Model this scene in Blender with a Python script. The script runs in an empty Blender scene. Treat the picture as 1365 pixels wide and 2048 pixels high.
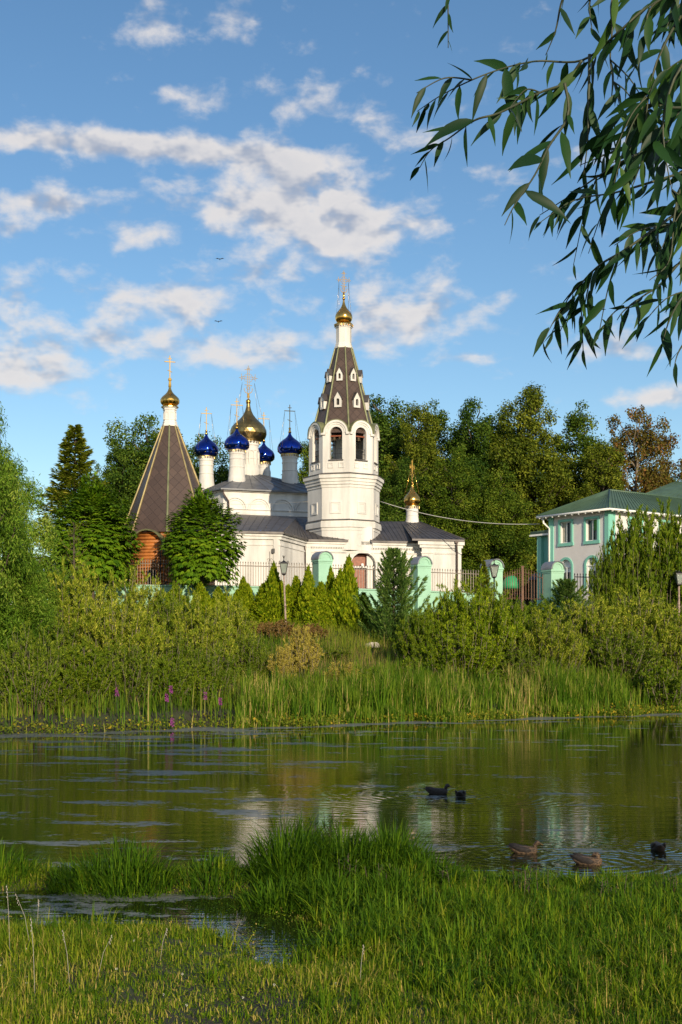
import bpy, math, random
import numpy as np
from math import sin, cos, pi, radians, atan2, sqrt, atan

rng = np.random.default_rng(7)
random.seed(7)
S = bpy.context.scene
COL = S.collection

# ------------------------------------------------------------------ camera
F = 2500.0            # focal length in photo pixels (photo 1365 x 2048)
CX, HY, CZ = 682.5, 1300.0, 2.9
cam = bpy.data.cameras.new('camera')
cam.sensor_fit = 'HORIZONTAL'; cam.sensor_width = 36
cam.lens = 36 * F / 1365
cam.shift_y = (HY - 1024) / 1365
cam.clip_start = 0.05; cam.clip_end = 5000
co = bpy.data.objects.new('camera', cam); COL.objects.link(co)
co.location = (0, 0, CZ); co.rotation_euler = (pi/2, 0, 0)
S.camera = co
S.view_settings.view_transform = 'Standard'
S.view_settings.look = 'None'
S.view_settings.exposure = 0.07
S.view_settings.gamma = 1.0
try:
    S.cycles.use_denoising = True
    S.cycles.max_bounces = 5; S.cycles.diffuse_bounces = 2; S.cycles.glossy_bounces = 3
    S.cycles.transmission_bounces = 3; S.cycles.transparent_max_bounces = 4
    S.cycles.caustics_reflective = False; S.cycles.caustics_refractive = False
except Exception: pass

def W(px, py, D):      # point seen at photo pixel px,py at depth D
    return ((px-CX)/F*D, D, CZ+(HY-py)/F*D)
def XX(px, D): return (px-CX)/F*D
def ZZ(py, D): return CZ+(HY-py)/F*D

# ------------------------------------------------------------------ node helper
class NT:
    def __init__(s, nt): s.nt = nt
    def n(s, t, **k):
        nd = s.nt.nodes.new(t)
        for a, b in k.items():
            if a.startswith('i_'):
                key = a[2:]; key = int(key) if key.isdigit() else key.replace('_', ' ')
                nd.inputs[key].default_value = b
            else: setattr(nd, a, b)
        return nd
    def l(s, a, b):
        s.nt.links.new(a, b)
    def m(s, op, a, b=None, c=None, clamp=False):
        nd = s.nt.nodes.new('ShaderNodeMath'); nd.operation = op; nd.use_clamp = clamp
        for i, v in enumerate((a, b, c)):
            if v is None: continue
            if isinstance(v, (int, float)): nd.inputs[i].default_value = v
            else: s.nt.links.new(v, nd.inputs[i])
        return nd.outputs[0]
    def mixc(s, f, a, b):
        nd = s.nt.nodes.new('ShaderNodeMix'); nd.data_type = 'RGBA'
        for sock, v in ((nd.inputs[0], f), (nd.inputs[6], a), (nd.inputs[7], b)):
            if isinstance(v, (int, float)): sock.default_value = v
            elif isinstance(v, tuple): sock.default_value = v if len(v) == 4 else (*v, 1)
            else: s.nt.links.new(v, sock)
        return nd.outputs[2]
    def smooth(s, x, a, b):
        nd = s.nt.nodes.new('ShaderNodeMapRange'); nd.interpolation_type = 'SMOOTHSTEP'
        s.nt.links.new(x, nd.inputs[0]); nd.inputs[1].default_value = a; nd.inputs[2].default_value = b
        return nd.outputs[0]

# ------------------------------------------------------------------ sun and sky
SUN_AZ, SUN_EL = radians(18), radians(17)     # sun behind the camera, to the right
sdir = np.array([sin(SUN_AZ)*cos(SUN_EL), -cos(SUN_AZ)*cos(SUN_EL), sin(SUN_EL)])
sl = bpy.data.lights.new('sun', 'SUN'); sl.energy = 5.0; sl.angle = radians(0.6); sl.color = (1.0, 0.83, 0.60)
so = bpy.data.objects.new('sun', sl); COL.objects.link(so)
from mathutils import Vector
so.rotation_euler = Vector(sdir).to_track_quat('Z', 'Y').to_euler()
so.location = (30, -60, 60)

world = bpy.data.worlds.new('World'); S.world = world; world.use_nodes = True
wn = world.node_tree; wn.nodes.clear(); T = NT(wn)
sky = T.n('ShaderNodeTexSky'); sky.sky_type = 'NISHITA'; sky.sun_disc = False
sky.sun_elevation = SUN_EL; sky.sun_rotation = pi - SUN_AZ
sky.air_density = 1.0; sky.dust_density = 0.15; sky.ozone_density = 1.9
SKY_STRENGTH = 0.130
tc = T.n('ShaderNodeTexCoord'); sep = T.n('ShaderNodeSeparateXYZ'); T.l(tc.outputs['Generated'], sep.inputs[0])
az = T.m('ARCTAN2', sep.outputs[0], sep.outputs[1])
el = T.m('ARCSINE', sep.outputs[2])
# cloud coverage, azimuth / elevation in degrees: (az, el, s_az, s_el, amount)
CL = []
def cl(px, py, sx, sy, a): CL.append((atan((px-CX)/F), atan((HY-py)/sqrt(F*F+(px-CX)**2)), sx/F, sy/F, a))
cl(120,282,190,26,.95); cl(330,295,120,22,.8); cl(480,310,90,26,.7); cl(610,330,110,42,.8); cl(90,405,110,24,.95); cl(20,455,70,18,.6)
cl(560,420,210,55,1.0); cl(690,470,110,50,.75); cl(270,470,70,26,.6); cl(380,190,75,26,.62); cl(600,200,90,40,.5); cl(470,40,120,36,.42)
cl(300,40,60,40,.5); cl(520,545,110,30,.6); cl(330,600,140,40,.9); cl(210,675,110,30,.55); cl(20,610,70,70,.6); cl(60,740,110,46,.95)
cl(480,700,180,40,.75); cl(800,600,130,60,.62); cl(760,680,90,24,.5); cl(820,640,120,30,.5); cl(770,240,60,40,.45); cl(1000,345,60,20,.5)
cl(950,715,80,14,.6); cl(1230,695,130,26,.75); cl(1320,300,120,45,.6); cl(1330,790,90,22,.8); cl(1000,600,60,20,.4); cl(850,290,60,26,.45); cl(840,450,70,30,.4)
mask = None
for (a, e, sa, se, am) in CL:
    da = T.m('MULTIPLY', T.m('SUBTRACT', az, a), 1/sa); de = T.m('MULTIPLY', T.m('SUBTRACT', el, e), 1/se)
    q = T.m('MULTIPLY_ADD', da, da, T.m('MULTIPLY', de, de))
    g = T.m('MULTIPLY', T.m('EXPONENT', T.m('MULTIPLY', q, -0.9)), am)
    mask = g if mask is None else T.m('ADD', mask, g)
# away from the photographed part of the sky: an even scatter
far = T.smooth(T.m('ABSOLUTE', az), .30, .45)
mask = T.m('ADD', T.m('MINIMUM', mask, 1.1), T.m('MULTIPLY', far, .42))
def cloud_noise(dz, det=8):
    cb = T.n('ShaderNodeCombineXYZ')
    T.l(T.m('MULTIPLY', az, 30.0), cb.inputs[0])
    T.l(T.m('MULTIPLY', T.m('ADD', el, dz), 50.0), cb.inputs[1])
    nz = T.n('ShaderNodeTexNoise'); nz.inputs['Scale'].default_value = 1.0; nz.inputs['Detail'].default_value = det
    nz.inputs['Roughness'].default_value = .56; nz.inputs['Distortion'].default_value = .15
    T.l(cb.outputs[0], nz.inputs['Vector']); return nz.outputs[0]
n0 = cloud_noise(0.0); s0 = cloud_noise(0.0, 3); s1 = cloud_noise(0.013, 3)
dens0 = T.m('ADD', T.m('MULTIPLY', n0, 2.1), mask)
cover = T.smooth(dens0, 1.22, 2.05)
cover = T.m('MULTIPLY', cover, .92)
lit = T.smooth(T.m('SUBTRACT', s0, s1), -.26, .10)
thick = T.smooth(dens0, 1.8, 2.6)
lit = T.m('MULTIPLY', lit, T.m('SUBTRACT', 1.0, T.m('MULTIPLY', thick, .22)))
ccol = T.mixc(lit, (.40, .45, .56), (.84, .80, .78))
bg1 = T.n('ShaderNodeBackground'); bg2 = T.n('ShaderNodeBackground')
hs = T.n('ShaderNodeHueSaturation'); hs.inputs['Saturation'].default_value = 1.16
T.l(sky.outputs[0], hs.inputs['Color'])
T.l(hs.outputs[0], bg1.inputs[0]); bg1.inputs[1].default_value = SKY_STRENGTH
T.l(ccol, bg2.inputs[0]); bg2.inputs[1].default_value = .92
mx = T.n('ShaderNodeMixShader'); T.l(cover, mx.inputs[0]); T.l(bg1.outputs[0], mx.inputs[1]); T.l(bg2.outputs[0], mx.inputs[2])
wo = T.n('ShaderNodeOutputWorld'); T.l(mx.outputs[0], wo.inputs[0])

# ------------------------------------------------------------------ materials
M = {}
def mat(name, col, rough=.7, metal=0.0, spec=.5, noise=0.0, nscale=3.0, bump=0.0, bscale=20.0, col2=None, streak=False, coat=0.0):
    m = bpy.data.materials.new(name); m.use_nodes = True; t = NT(m.node_tree); m.node_tree.nodes.clear()
    o = t.n('ShaderNodeOutputMaterial'); b = t.n('ShaderNodeBsdfPrincipled'); t.l(b.outputs[0], o.inputs[0])
    b.inputs['Base Color'].default_value = (*col, 1); b.inputs['Roughness'].default_value = rough
    b.inputs['Metallic'].default_value = metal; b.inputs['Specular IOR Level'].default_value = spec
    b.inputs['Coat Weight'].default_value = coat
    tcn = t.n('ShaderNodeTexCoord')
    if noise or col2:
        mp = t.n('ShaderNodeMapping'); t.l(tcn.outputs['Object'], mp.inputs[0])
        if streak: mp.inputs['Scale'].default_value = (1, 1, .18)
        nz = t.n('ShaderNodeTexNoise'); nz.inputs['Scale'].default_value = nscale; nz.inputs['Detail'].default_value = 6
        nz.inputs['Roughness'].default_value = .65
        t.l(mp.outputs[0], nz.inputs['Vector'])
        f = t.smooth(nz.outputs[0], .35, .7)
        c2 = col2 or tuple(c*(1-noise) for c in col)
        t.l(t.mixc(f, col, c2), b.inputs['Base Color'])
        if rough > .1:
            t.l(t.m('ADD', t.m('MULTIPLY', nz.outputs[0], .2), rough-.1), b.inputs['Roughness'])
    if bump:
        nb = t.n('ShaderNodeTexNoise'); nb.inputs['Scale'].default_value = bscale; nb.inputs['Detail'].default_value = 4
        t.l(tcn.outputs['Object'], nb.inputs['Vector'])
        bp = t.n('ShaderNodeBump'); bp.inputs['Strength'].default_value = .6; bp.inputs['Distance'].default_value = bump
        t.l(nb.outputs[0], bp.inputs['Height']); t.l(bp.outputs[0], b.inputs['Normal'])
    M[name] = m; return m

mat('white_plaster', (.74, .725, .69), .85, noise=.30, nscale=.7, bump=.008, bscale=5, streak=True)
mat('house_plaster', (.70, .68, .67), .85, noise=.06, nscale=1.5, bump=.01, bscale=30)
mat('white_paint', (.80, .80, .78), .5)
mat('gold', (.80, .48, .12), .20, 1.0, noise=.25, nscale=5)
mat('gold_dull', (.44, .31, .12), .30, 1.0, noise=.3, nscale=4)
mat('blue_dome', (.008, .052, .40), .07, .95, noise=.3, nscale=3, coat=.3)
mat('cross_gold', (.50, .33, .08), .6, .15, spec=.2)
mat('roof_grey', (.115, .105, .105), .50, 0.4, noise=.35, nscale=1.2)
mat('roof_lead', (.16, .17, .19), .45, 0.4, noise=.3, nscale=1.0)
mat('rib_green', (.22, .235, .12), .5, .3, noise=.4, nscale=2)
mat('rib_gold', (.42, .34, .16), .45, .6, noise=.4, nscale=2)
mat('pipe_brown', (.075, .055, .050), .5, .3)
mat('door_wood', (.27, .075, .03), .45, noise=.4, nscale=6)
mat('dark_inside', (.03, .03, .03), .9)
mat('bronze', (.16, .12, .07), .4, .8, noise=.3)
mat('mint_plaster', (.34, .60, .45), .85, noise=.12, nscale=1.2, bump=.01, bscale=20)
mat('turquoise_trim', (.20, .52, .42), .6)
mat('iron_pale', (.30, .26, .22), .6, .3, noise=.4, nscale=8)
mat('iron_brown', (.15, .075, .045), .6, .3, noise=.4, nscale=8)
mat('iron_black', (.025, .025, .028), .5, .4)
mat('grey_tin', (.30, .31, .33), .45, .5, noise=.2)
mat('glass_dark', (.035, .05, .05), .06, spec=.9)
mat('blind_green', (.10, .30, .05), .7)
mat('lamp_glass', (.26, .30, .27), .25, noise=.3)
mat('rust_post', (.42, .32, .26), .7, noise=.5, nscale=9, col2=(.16, .11, .09))
mat('bark', (.10, .075, .055), .9, noise=.5, nscale=4, bump=.03, bscale=8)
mat('bark_pale', (.21, .17, .125), .9, noise=.4, nscale=4)
mat('pink_wall', (.55, .42, .36), .8, noise=.1)
mat('slate_blue', (.06, .08, .13), .6)
mat('awning_green', (.02, .30, .12), .6)
mat('twig_green', (.05, .06, .03), .6)
mat('wire', (.50, .49, .45), .6)
mat('duck_beak', (.18, .12, .03), .5)
mat('stone_pale', (.45, .41, .35), .9, noise=.3)

def mat_tiles():      # brown diamond sheets of the tent roofs: seams as bump, tint differs per sheet
    m = bpy.data.materials.new('tent_tiles'); m.use_nodes = True; t = NT(m.node_tree); m.node_tree.nodes.clear()
    o = t.n('ShaderNodeOutputMaterial'); b = t.n('ShaderNodeBsdfPrincipled'); t.l(b.outputs[0], o.inputs[0])
    tcn = t.n('ShaderNodeTexCoord'); mp = t.n('ShaderNodeMapping'); t.l(tcn.outputs['UV'], mp.inputs[0])
    mp.inputs['Rotation'].default_value = (0, 0, radians(45))
    br = t.n('ShaderNodeTexBrick'); t.l(mp.outputs[0], br.inputs['Vector'])
    br.offset = 0.0; br.inputs['Scale'].default_value = 1.0
    br.inputs['Brick Width'].default_value = .48; br.inputs['Row Height'].default_value = .48
    br.inputs['Mortar Size'].default_value = .012; br.inputs['Mortar Smooth'].default_value = .3
    br.inputs['Color1'].default_value = (.098, .066, .052, 1); br.inputs['Color2'].default_value = (.072, .049, .040, 1)
    br.inputs['Mortar'].default_value = (.045, .032, .03, 1); br.inputs['Bias'].default_value = 0
    t.l(br.outputs['Color'], b.inputs['Base Color']); b.inputs['Roughness'].default_value = .45
    b.inputs['Metallic'].default_value = .15
    bp = t.n('ShaderNodeBump'); bp.inputs['Distance'].default_value = .02; bp.inputs['Strength'].default_value = .7
    bp.invert = True
    t.l(br.outputs['Fac'], bp.inputs['Height']); t.l(bp.outputs[0], b.inputs['Normal'])
    M['tent_tiles'] = m
mat_tiles()

def mat_logs():
    m = mat('log_wood', (.52, .19, .045), .5, noise=.35, nscale=3)
mat_logs()

def leafmat(name, cols, rough=.6, trans=.22, spec=.10, grad=None):
    m = bpy.data.materials.new(name); m.use_nodes = True; t = NT(m.node_tree); m.node_tree.nodes.clear()
    o = t.n('ShaderNodeOutputMaterial'); b = t.n('ShaderNodeBsdfPrincipled')
    at = t.n('ShaderNodeAttribute'); at.attribute_name = 'rnd'
    cr = t.n('ShaderNodeValToRGB'); t.l(at.outputs['Fac'], cr.inputs[0])
    els = cr.color_ramp.elements
    if name.startswith('leaf_forest'): cols = [(r*1.20, g*1.18, b*.85) for r, g, b in cols]
    elif name in ('leaf_near', 'leaf_pine', 'leaf_rust', 'flower_purple', 'flower_white', 'leaf_red_shrub'): pass
    elif name in ('grass_near', 'reed', 'bank_grass'): cols = [(r*1.04, g*1.02, b*.8) for r, g, b in cols]
    else: cols = [(r*1.20, g*1.02, b*.65) for r, g, b in cols]
    while len(els) < len(cols): els.new(.5)
    for i, c in enumerate(cols):
        els[i].position = i/(len(cols)-1); els[i].color = (*c, 1)
    t.l(cr.outputs[0], b.inputs['Base Color']); b.inputs['Roughness'].default_value = rough
    b.inputs['Specular IOR Level'].default_value = spec
    tr = t.n('ShaderNodeBsdfTranslucent')
    hs = t.n('ShaderNodeHueSaturation'); hs.inputs['Value'].default_value = 1.3; t.l(cr.outputs[0], hs.inputs['Color'])
    t.l(hs.outputs[0], tr.inputs[0])
    mx = t.n('ShaderNodeMixShader'); mx.inputs[0].default_value = trans
    t.l(b.outputs[0], mx.inputs[1]); t.l(tr.outputs[0], mx.inputs[2]); t.l(mx.outputs[0], o.inputs[0])
    M[name] = m
leafmat('leaf_forest', [(.018, .045, .006), (.070, .120, .012), (.18, .22, .028)])
leafmat('leaf_forest_olive', [(.025, .045, .006), (.095, .13, .014), (.22, .24, .035)])
leafmat('leaf_forest_deep', [(.015, .042, .007), (.055, .105, .014), (.13, .18, .028)])
leafmat('leaf_rust', [(.12, .055, .018), (.12, .125, .018), (.30, .13, .045)])
leafmat('leaf_chestnut', [(.035, .105, .006), (.085, .20, .010), (.19, .32, .02)], spec=.18)
leafmat('leaf_willow_grey', [(.035, .10, .010), (.10, .22, .024), (.28, .40, .10)])
leafmat('leaf_willow_shrub', [(.035, .085, .006), (.15, .24, .020), (.44, .50, .11)])
leafmat('leaf_shrub_green', [(.035, .09, .005), (.13, .235, .012), (.32, .42, .035)])
leafmat('leaf_shrub_dark', [(.03, .085, .006), (.09, .17, .013), (.21, .29, .03)])
leafmat('leaf_willow_deep', [(.02, .06, .005), (.085, .165, .014), (.27, .37, .06)])
leafmat('leaf_yellow_shrub', [(.16, .17, .04), (.30, .30, .08), (.45, .42, .16)])
leafmat('leaf_red_shrub', [(.12, .09, .025), (.24, .14, .05), (.16, .16, .03)])
leafmat('leaf_thuja', [(.05, .12, .004), (.16, .26, .010), (.34, .42, .03)])
leafmat('leaf_pine', [(.04, .11, .02), (.12, .22, .04), (.30, .38, .09)])
leafmat('leaf_spruce', [(.07, .13, .014), (.16, .24, .026), (.32, .34, .07)])
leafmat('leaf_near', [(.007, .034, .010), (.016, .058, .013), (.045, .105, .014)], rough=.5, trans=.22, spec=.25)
leafmat('grass_near', [(.035, .095, .005), (.10, .19, .009), (.26, .31, .020), (.54, .42, .15)], trans=.35)
leafmat('grass_tussock', [(.018, .065, .006), (.055, .145, .010), (.15, .27, .020)], trans=.3)
leafmat('reed', [(.03, .085, .006), (.085, .18, .012), (.20, .27, .028), (.50, .40, .18)], trans=.3)
leafmat('bank_grass', [(.045, .10, .008), (.12, .19, .014), (.24, .27, .04), (.30, .20, .12)], trans=.25)
leafmat('dock_leaf', [(.08, .15, .02), (.17, .22, .03), (.45, .36, .05)], trans=.3)
leafmat('flower_purple', [(.28, .06, .24), (.4, .1, .33)], trans=.3)
leafmat('flower_white', [(.6, .6, .5), (.75, .72, .6)], trans=.3)

# ------------------------------------------------------------------ object helpers
OFF = {}
def link(o): COL.objects.link(o)
def tag(o, label=None, cat=None, group=None, kind=None):
    if label: o['label'] = label
    if cat: o['category'] = cat
    if group: o['group'] = group
    if kind: o['kind'] = kind
    return o
def thing(name, loc, label, cat, group=None):
    o = bpy.data.objects.new(name, None); link(o); o.location = loc; o.empty_display_size = .3
    OFF[o.name] = tuple(loc); return tag(o, label, cat, group)

class MB:
    def __init__(s): s.v = []; s.f = []; s.sm = []; s.mi = []; s.uv = {}
    def add(s, vs, fs, smooth=False, mi=0):
        b = len(s.v); s.v.extend([tuple(map(float, v)) for v in vs])
        for f in fs:
            s.f.append(tuple(i+b for i in f)); s.sm.append(smooth); s.mi.append(mi)
        return s
    def quad(s, a, b, c, d, mi=0): return s.add([a, b, c, d], [(0, 1, 2, 3)], mi=mi)
    def box(s, c, size, rz=0.0, mi=0, taper=1.0):
        hx, hy, hz = size[0]/2, size[1]/2, size[2]/2; vs = []
        for dz, k in ((-hz, 1.0), (hz, taper)):
            for dx, dy in ((-hx, -hy), (hx, -hy), (hx, hy), (-hx, hy)):
                x, y = dx*k, dy*k
                vs.append((c[0]+x*cos(rz)-y*sin(rz), c[1]+x*sin(rz)+y*cos(rz), c[2]+dz))
        return s.add(vs, [(0, 3, 2, 1), (4, 5, 6, 7), (0, 1, 5, 4), (1, 2, 6, 5), (2, 3, 7, 6), (3, 0, 4, 7)], mi=mi)
    def slab(s, pts, z0, z1, mi=0):     # polygon prism, pts counter-clockwise
        n = len(pts); vs = [(p[0], p[1], z0) for p in pts]+[(p[0], p[1], z1) for p in pts]
        fs = [tuple(range(n-1, -1, -1)), tuple(range(n, 2*n))]+[(i, (i+1) % n, n+(i+1) % n, n+i) for i in range(n)]
        return s.add(vs, fs, mi=mi)
    def rings(s, c, prof, n, a0=0.0, smooth=False, cap=True, mi=0):   # prof: (r, z); a0: vertex angle from the side facing the camera
        vs = []
        for r, z in prof:
            for k in range(n):
                a = a0+2*pi*k/n; vs.append((c[0]+r*sin(a), c[1]-r*cos(a), c[2]+z))
        fs = []
        for j in range(len(prof)-1):
            for k in range(n):
                fs.append((j*n+k, j*n+(k+1) % n, (j+1)*n+(k+1) % n, (j+1)*n+k))
        s.add(vs, fs, smooth, mi)
        if cap:
            b = len(s.v)-len(vs)
            s.f.append(tuple(b+k for k in range(n-1, -1, -1))); s.sm.append(False); s.mi.append(mi)
            s.f.append(tuple(b+(len(prof)-1)*n+k for k in range(n))); s.sm.append(False); s.mi.append(mi)
        return s
    def facets(s, c, prof, n, mi=0):    # faceted onion: rows twisted by half a step
        vs = []
        for j, (r, z) in enumerate(prof):
            for k in range(n):
                a = 2*pi*(k+.5*(j % 2))/n; vs.append((c[0]+r*sin(a), c[1]-r*cos(a), c[2]+z))
        fs = []
        for j in range(len(prof)-1):
            o = j % 2
            for k in range(n):
                k1 = (k+1) % n
                if o == 0:
                    fs += [(j*n+k, j*n+k1, (j+1)*n+k), (j*n+k1, (j+1)*n+k1, (j+1)*n+k)]
                else:
                    fs += [(j*n+k, (j+1)*n+k1, (j+1)*n+k), (j*n+k, j*n+k1, (j+1)*n+k1)]
        return s.add(vs, fs, mi=mi)
    def tube(s, pts, r, n=6, mi=0, smooth=True):
        pts = [np.array(p, float) for p in pts]; N = len(pts)
        rs = r if hasattr(r, '__len__') else [r]*N
        vs = []; up = np.array([0, 0, 1.0])
        for i, p in enumerate(pts):
            d = pts[min(i+1, N-1)]-pts[max(i-1, 0)]; d = d/(np.linalg.norm(d)+1e-9)
            a = np.cross(d, up if abs(d[2]) < .9 else np.array([0, 1.0, 0])); a /= np.linalg.norm(a)+1e-9; b = np.cross(d, a)
            for k in range(n):
                t = 2*pi*k/n; vs.append(p+rs[i]*(a*cos(t)+b*sin(t)))
        fs = [(i*n+k, i*n+(k+1) % n, (i+1)*n+(k+1) % n, (i+1)*n+k) for i in range(N-1) for k in range(n)]
        fs += [tuple(range(n-1, -1, -1)), tuple((N-1)*n+k for k in range(n))]
        return s.add(vs, fs, smooth, mi)
    def ball(s, c, r, mi=0, sz=1.0, n=10):
        prof = [(r*sin(pi*j/8)+1e-4, -r*sz*cos(pi*j/8)) for j in range(9)]
        return s.rings(c, prof, n, smooth=True, cap=False, mi=mi)
    def build(s, name, m, parent=None, label=None, uvfn=None):
        off = (0, 0, 0)
        if parent is not None: off = OFF[parent.name]
        me = bpy.data.meshes.new(name)
        me.from_pydata([(x-off[0], y-off[1], z-off[2]) for x, y, z in s.v], [], s.f)
        me.polygons.foreach_set('use_smooth', s.sm)
        ms = m if isinstance(m, (list, tuple)) else [m]
        for k in ms: me.materials.append(M[k])
        if len(ms) > 1: me.polygons.foreach_set('material_index', s.mi)
        if uvfn:
            uv = me.uv_layers.new(name='UVMap')
            for p in me.polygons:
                n = p.normal
                h = Vector((-n.y, n.x, 0)); h = h.normalized() if h.length > 1e-4 else Vector((1, 0, 0))
                v = n.cross(h)
                c0 = p.center
                for li in p.loop_indices:
                    co_ = me.vertices[me.loops[li].vertex_index].co
                    uv.data[li].uv = ((co_-Vector((0,0,0))).dot(h), co_.dot(v))
        me.update()
        o = bpy.data.objects.new(name, me); link(o)
        if parent is not None: o.parent = parent
        OFF[o.name] = off
        if label: o['label'] = label
        return o

def offset_poly(pts, d):
    n = len(pts); out = []
    for i in range(n):
        p0, p1, p2 = [np.array(pts[(i+k) % n], float) for k in (-1, 0, 1)]
        e1 = p1-p0; e1 /= np.linalg.norm(e1); e2 = p2-p1; e2 /= np.linalg.norm(e2)
        n1 = np.array([e1[1], -e1[0]]); n2 = np.array([e2[1], -e2[0]])
        b = n1+n2; b /= np.linalg.norm(b); k = d/max(.3, b.dot(n1)); out.append(tuple(p1+b*k))
    return out

def wall(mb, a, b, z0, z1, t, holes=(), top=None, mi=0):
    """vertical wall from a to b (outside to the right of a->b is the front when b is to the right), thickness t going back.
    holes: (centre s, width, z bottom, z spring, arched)"""
    a = np.array(a, float); b = np.array(b, float); L = np.linalg.norm(b-a); u = (b-a)/L; v = np.array([-u[1], u[0]])
    S_ = {0.0, L}
    for (sc, w, zb, zs, arch) in holes:
        for k in range(13): S_.add(sc-w/2*cos(pi*k/12))
    if top:
        for k in range(25): S_.add(L*k/24)
    S_ = sorted(x for x in S_ if -1e-6 <= x <= L+1e-6)
    tf = top or (lambda x: z1)
    def P(x, z, back): p = a+u*x+(v*t if back else 0); return (p[0], p[1], z)
    ss = [S_[0]]
    for x in S_[1:]:
        if x-ss[-1] > 1e-5: ss.append(x)
    for i in range(len(ss)-1):
        x0, x1 = ss[i], ss[i+1]; xm = (x0+x1)/2; h = None
        for hh in holes:
            if abs(xm-hh[0]) < hh[1]/2: h = hh
        segs = []
        if h is None: segs = [((z0, z0), (tf(x0), tf(x1)))]
        else:
            sc, w, zb, zs, arch = h; r = w/2
            f = (lambda x: zs+sqrt(max(0, r*r-(x-sc)**2))) if arch else (lambda x: zs)
            if zb > z0+1e-4: segs.append(((z0, z0), (zb, zb)))
            segs.append(((f(x0), f(x1)), (tf(x0), tf(x1))))
        for (l0, l1), (t0, t1) in segs:
            mb.add([P(x0, l0, 0), P(x1, l1, 0), P(x1, t1, 0), P(x0, t0, 0), P(x0, l0, 1), P(x1, l1, 1), P(x1, t1, 1), P(x0, t0, 1)],
                   [(0, 1, 2, 3), (5, 4, 7, 6), (3, 2, 6, 7), (4, 5, 1, 0)], mi=mi)
    for (sc, w, zb, zs, arch) in holes:
        for x, sg in ((sc-w/2, 1), (sc+w/2, -1)):
            q = [P(x, zb, 0), P(x, zs, 0), P(x, zs, 1), P(x, zb, 1)]
            mb.add(q if sg > 0 else q[::-1], [(0, 1, 2, 3)], mi=mi)
    for x, sg in ((0, -1), (L, 1)):
        q = [P(x, z0, 0), P(x, z0, 1), P(x, tf(x), 1), P(x, tf(x), 0)]
        mb.add(q if sg > 0 else q[::-1], [(0, 1, 2, 3)], mi=mi)

def arch_band(mb, a, b, sc, zs, r0, r1, proud, thick, legs=0.0, n=16, mi=0):
    """raised moulding following an arch on the wall a->b"""
    a = np.array(a, float); b = np.array(b, float); u = (b-a)/np.linalg.norm(b-a); v = np.array([-u[1], u[0]])
    def P(s, z, d): p = a+u*s+v*d; return (p[0], p[1], z)
    path = []
    if legs: path.append((-1, -legs, True))
    pr = [(cos(pi-pi*k/n), sin(pi-pi*k/n), 0.0) for k in range(n+1)]
    if legs: pr = [(-1, 0, -legs)]+pr+[(1, 0, -legs)]
    vs = []
    for cx, cz, dz in pr:
        for r, d in ((r0, -proud), (r1, -proud), (r1, thick-proud), (r0, thick-proud)):
            vs.append(P(sc+cx*r, zs+cz*r+dz, d))
    fs = []
    for i in range(len(pr)-1):
        for k in range(4):
            fs.append((i*4+k, i*4+(k+1) % 4, (i+1)*4+(k+1) % 4, (i+1)*4+k))
    fs += [(0, 3, 2, 1), tuple((len(pr)-1)*4+k for k in range(4))]
    mb.add(vs, [f[::-1] for f in fs], mi=mi)

def along(a, b, s, z, d=0.0):
    a = np.array(a, float); b = np.array(b, float); u = (b-a)/np.linalg.norm(b-a); v = np.array([-u[1], u[0]])
    p = a+u*s+v*d; return (p[0], p[1], z)
def rotz(a, b): return atan2(b[1]-a[1], b[0]-a[0])
def frame_sq(mb, a, b, sc, zc, w, h, bw, proud, mi=0):
    """square raised frame on a wall"""
    rz = rotz(a, b)
    for (ds, dz, sw, sh) in ((-w/2+bw/2, 0, bw, h), (w/2-bw/2, 0, bw, h), (0, h/2-bw/2, w-2*bw, bw), (0, -h/2+bw/2, w-2*bw, bw)):
        mb.box(along(a, b, sc+ds, zc+dz, -proud/2+.01), (sw, proud+.02, sh), rz, mi)

ONION = [(.60, 0), (.80, .05), (.94, .12), (1.0, .21), (.985, .30), (.90, .39), (.75, .47), (.57, .545), (.41, .62), (.28, .70), (.185, .79), (.125, .89), (.09, 1.0)]
ONION_ROUND = [(.60, 0), (.82, .05), (.95, .13), (1.0, .24), (.99, .35), (.92, .46), (.79, .56), (.61, .645), (.42, .72), (.27, .79), (.17, .86), (.11, .93), (.08, 1.0)]
def onion(R, H, k=1, round_=False):
    if round_:
        P = ONION_ROUND; out = []
        for i in range(len(P)-1):
            for j in range(k): t = j/k; out.append((R*(P[i][0]*(1-t)+P[i+1][0]*t), H*(P[i][1]*(1-t)+P[i+1][1]*t)))
        out.append((R*P[-1][0], H)); return out
    out = []
    for i in range(len(ONION)-1):
        for j in range(k):
            t = j/k; out.append((R*(ONION[i][0]*(1-t)+ONION[i+1][0]*t), H*(ONION[i][1]*(1-t)+ONION[i+1][1]*t)))
    out.append((R*ONION[-1][0], H)); return out

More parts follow.
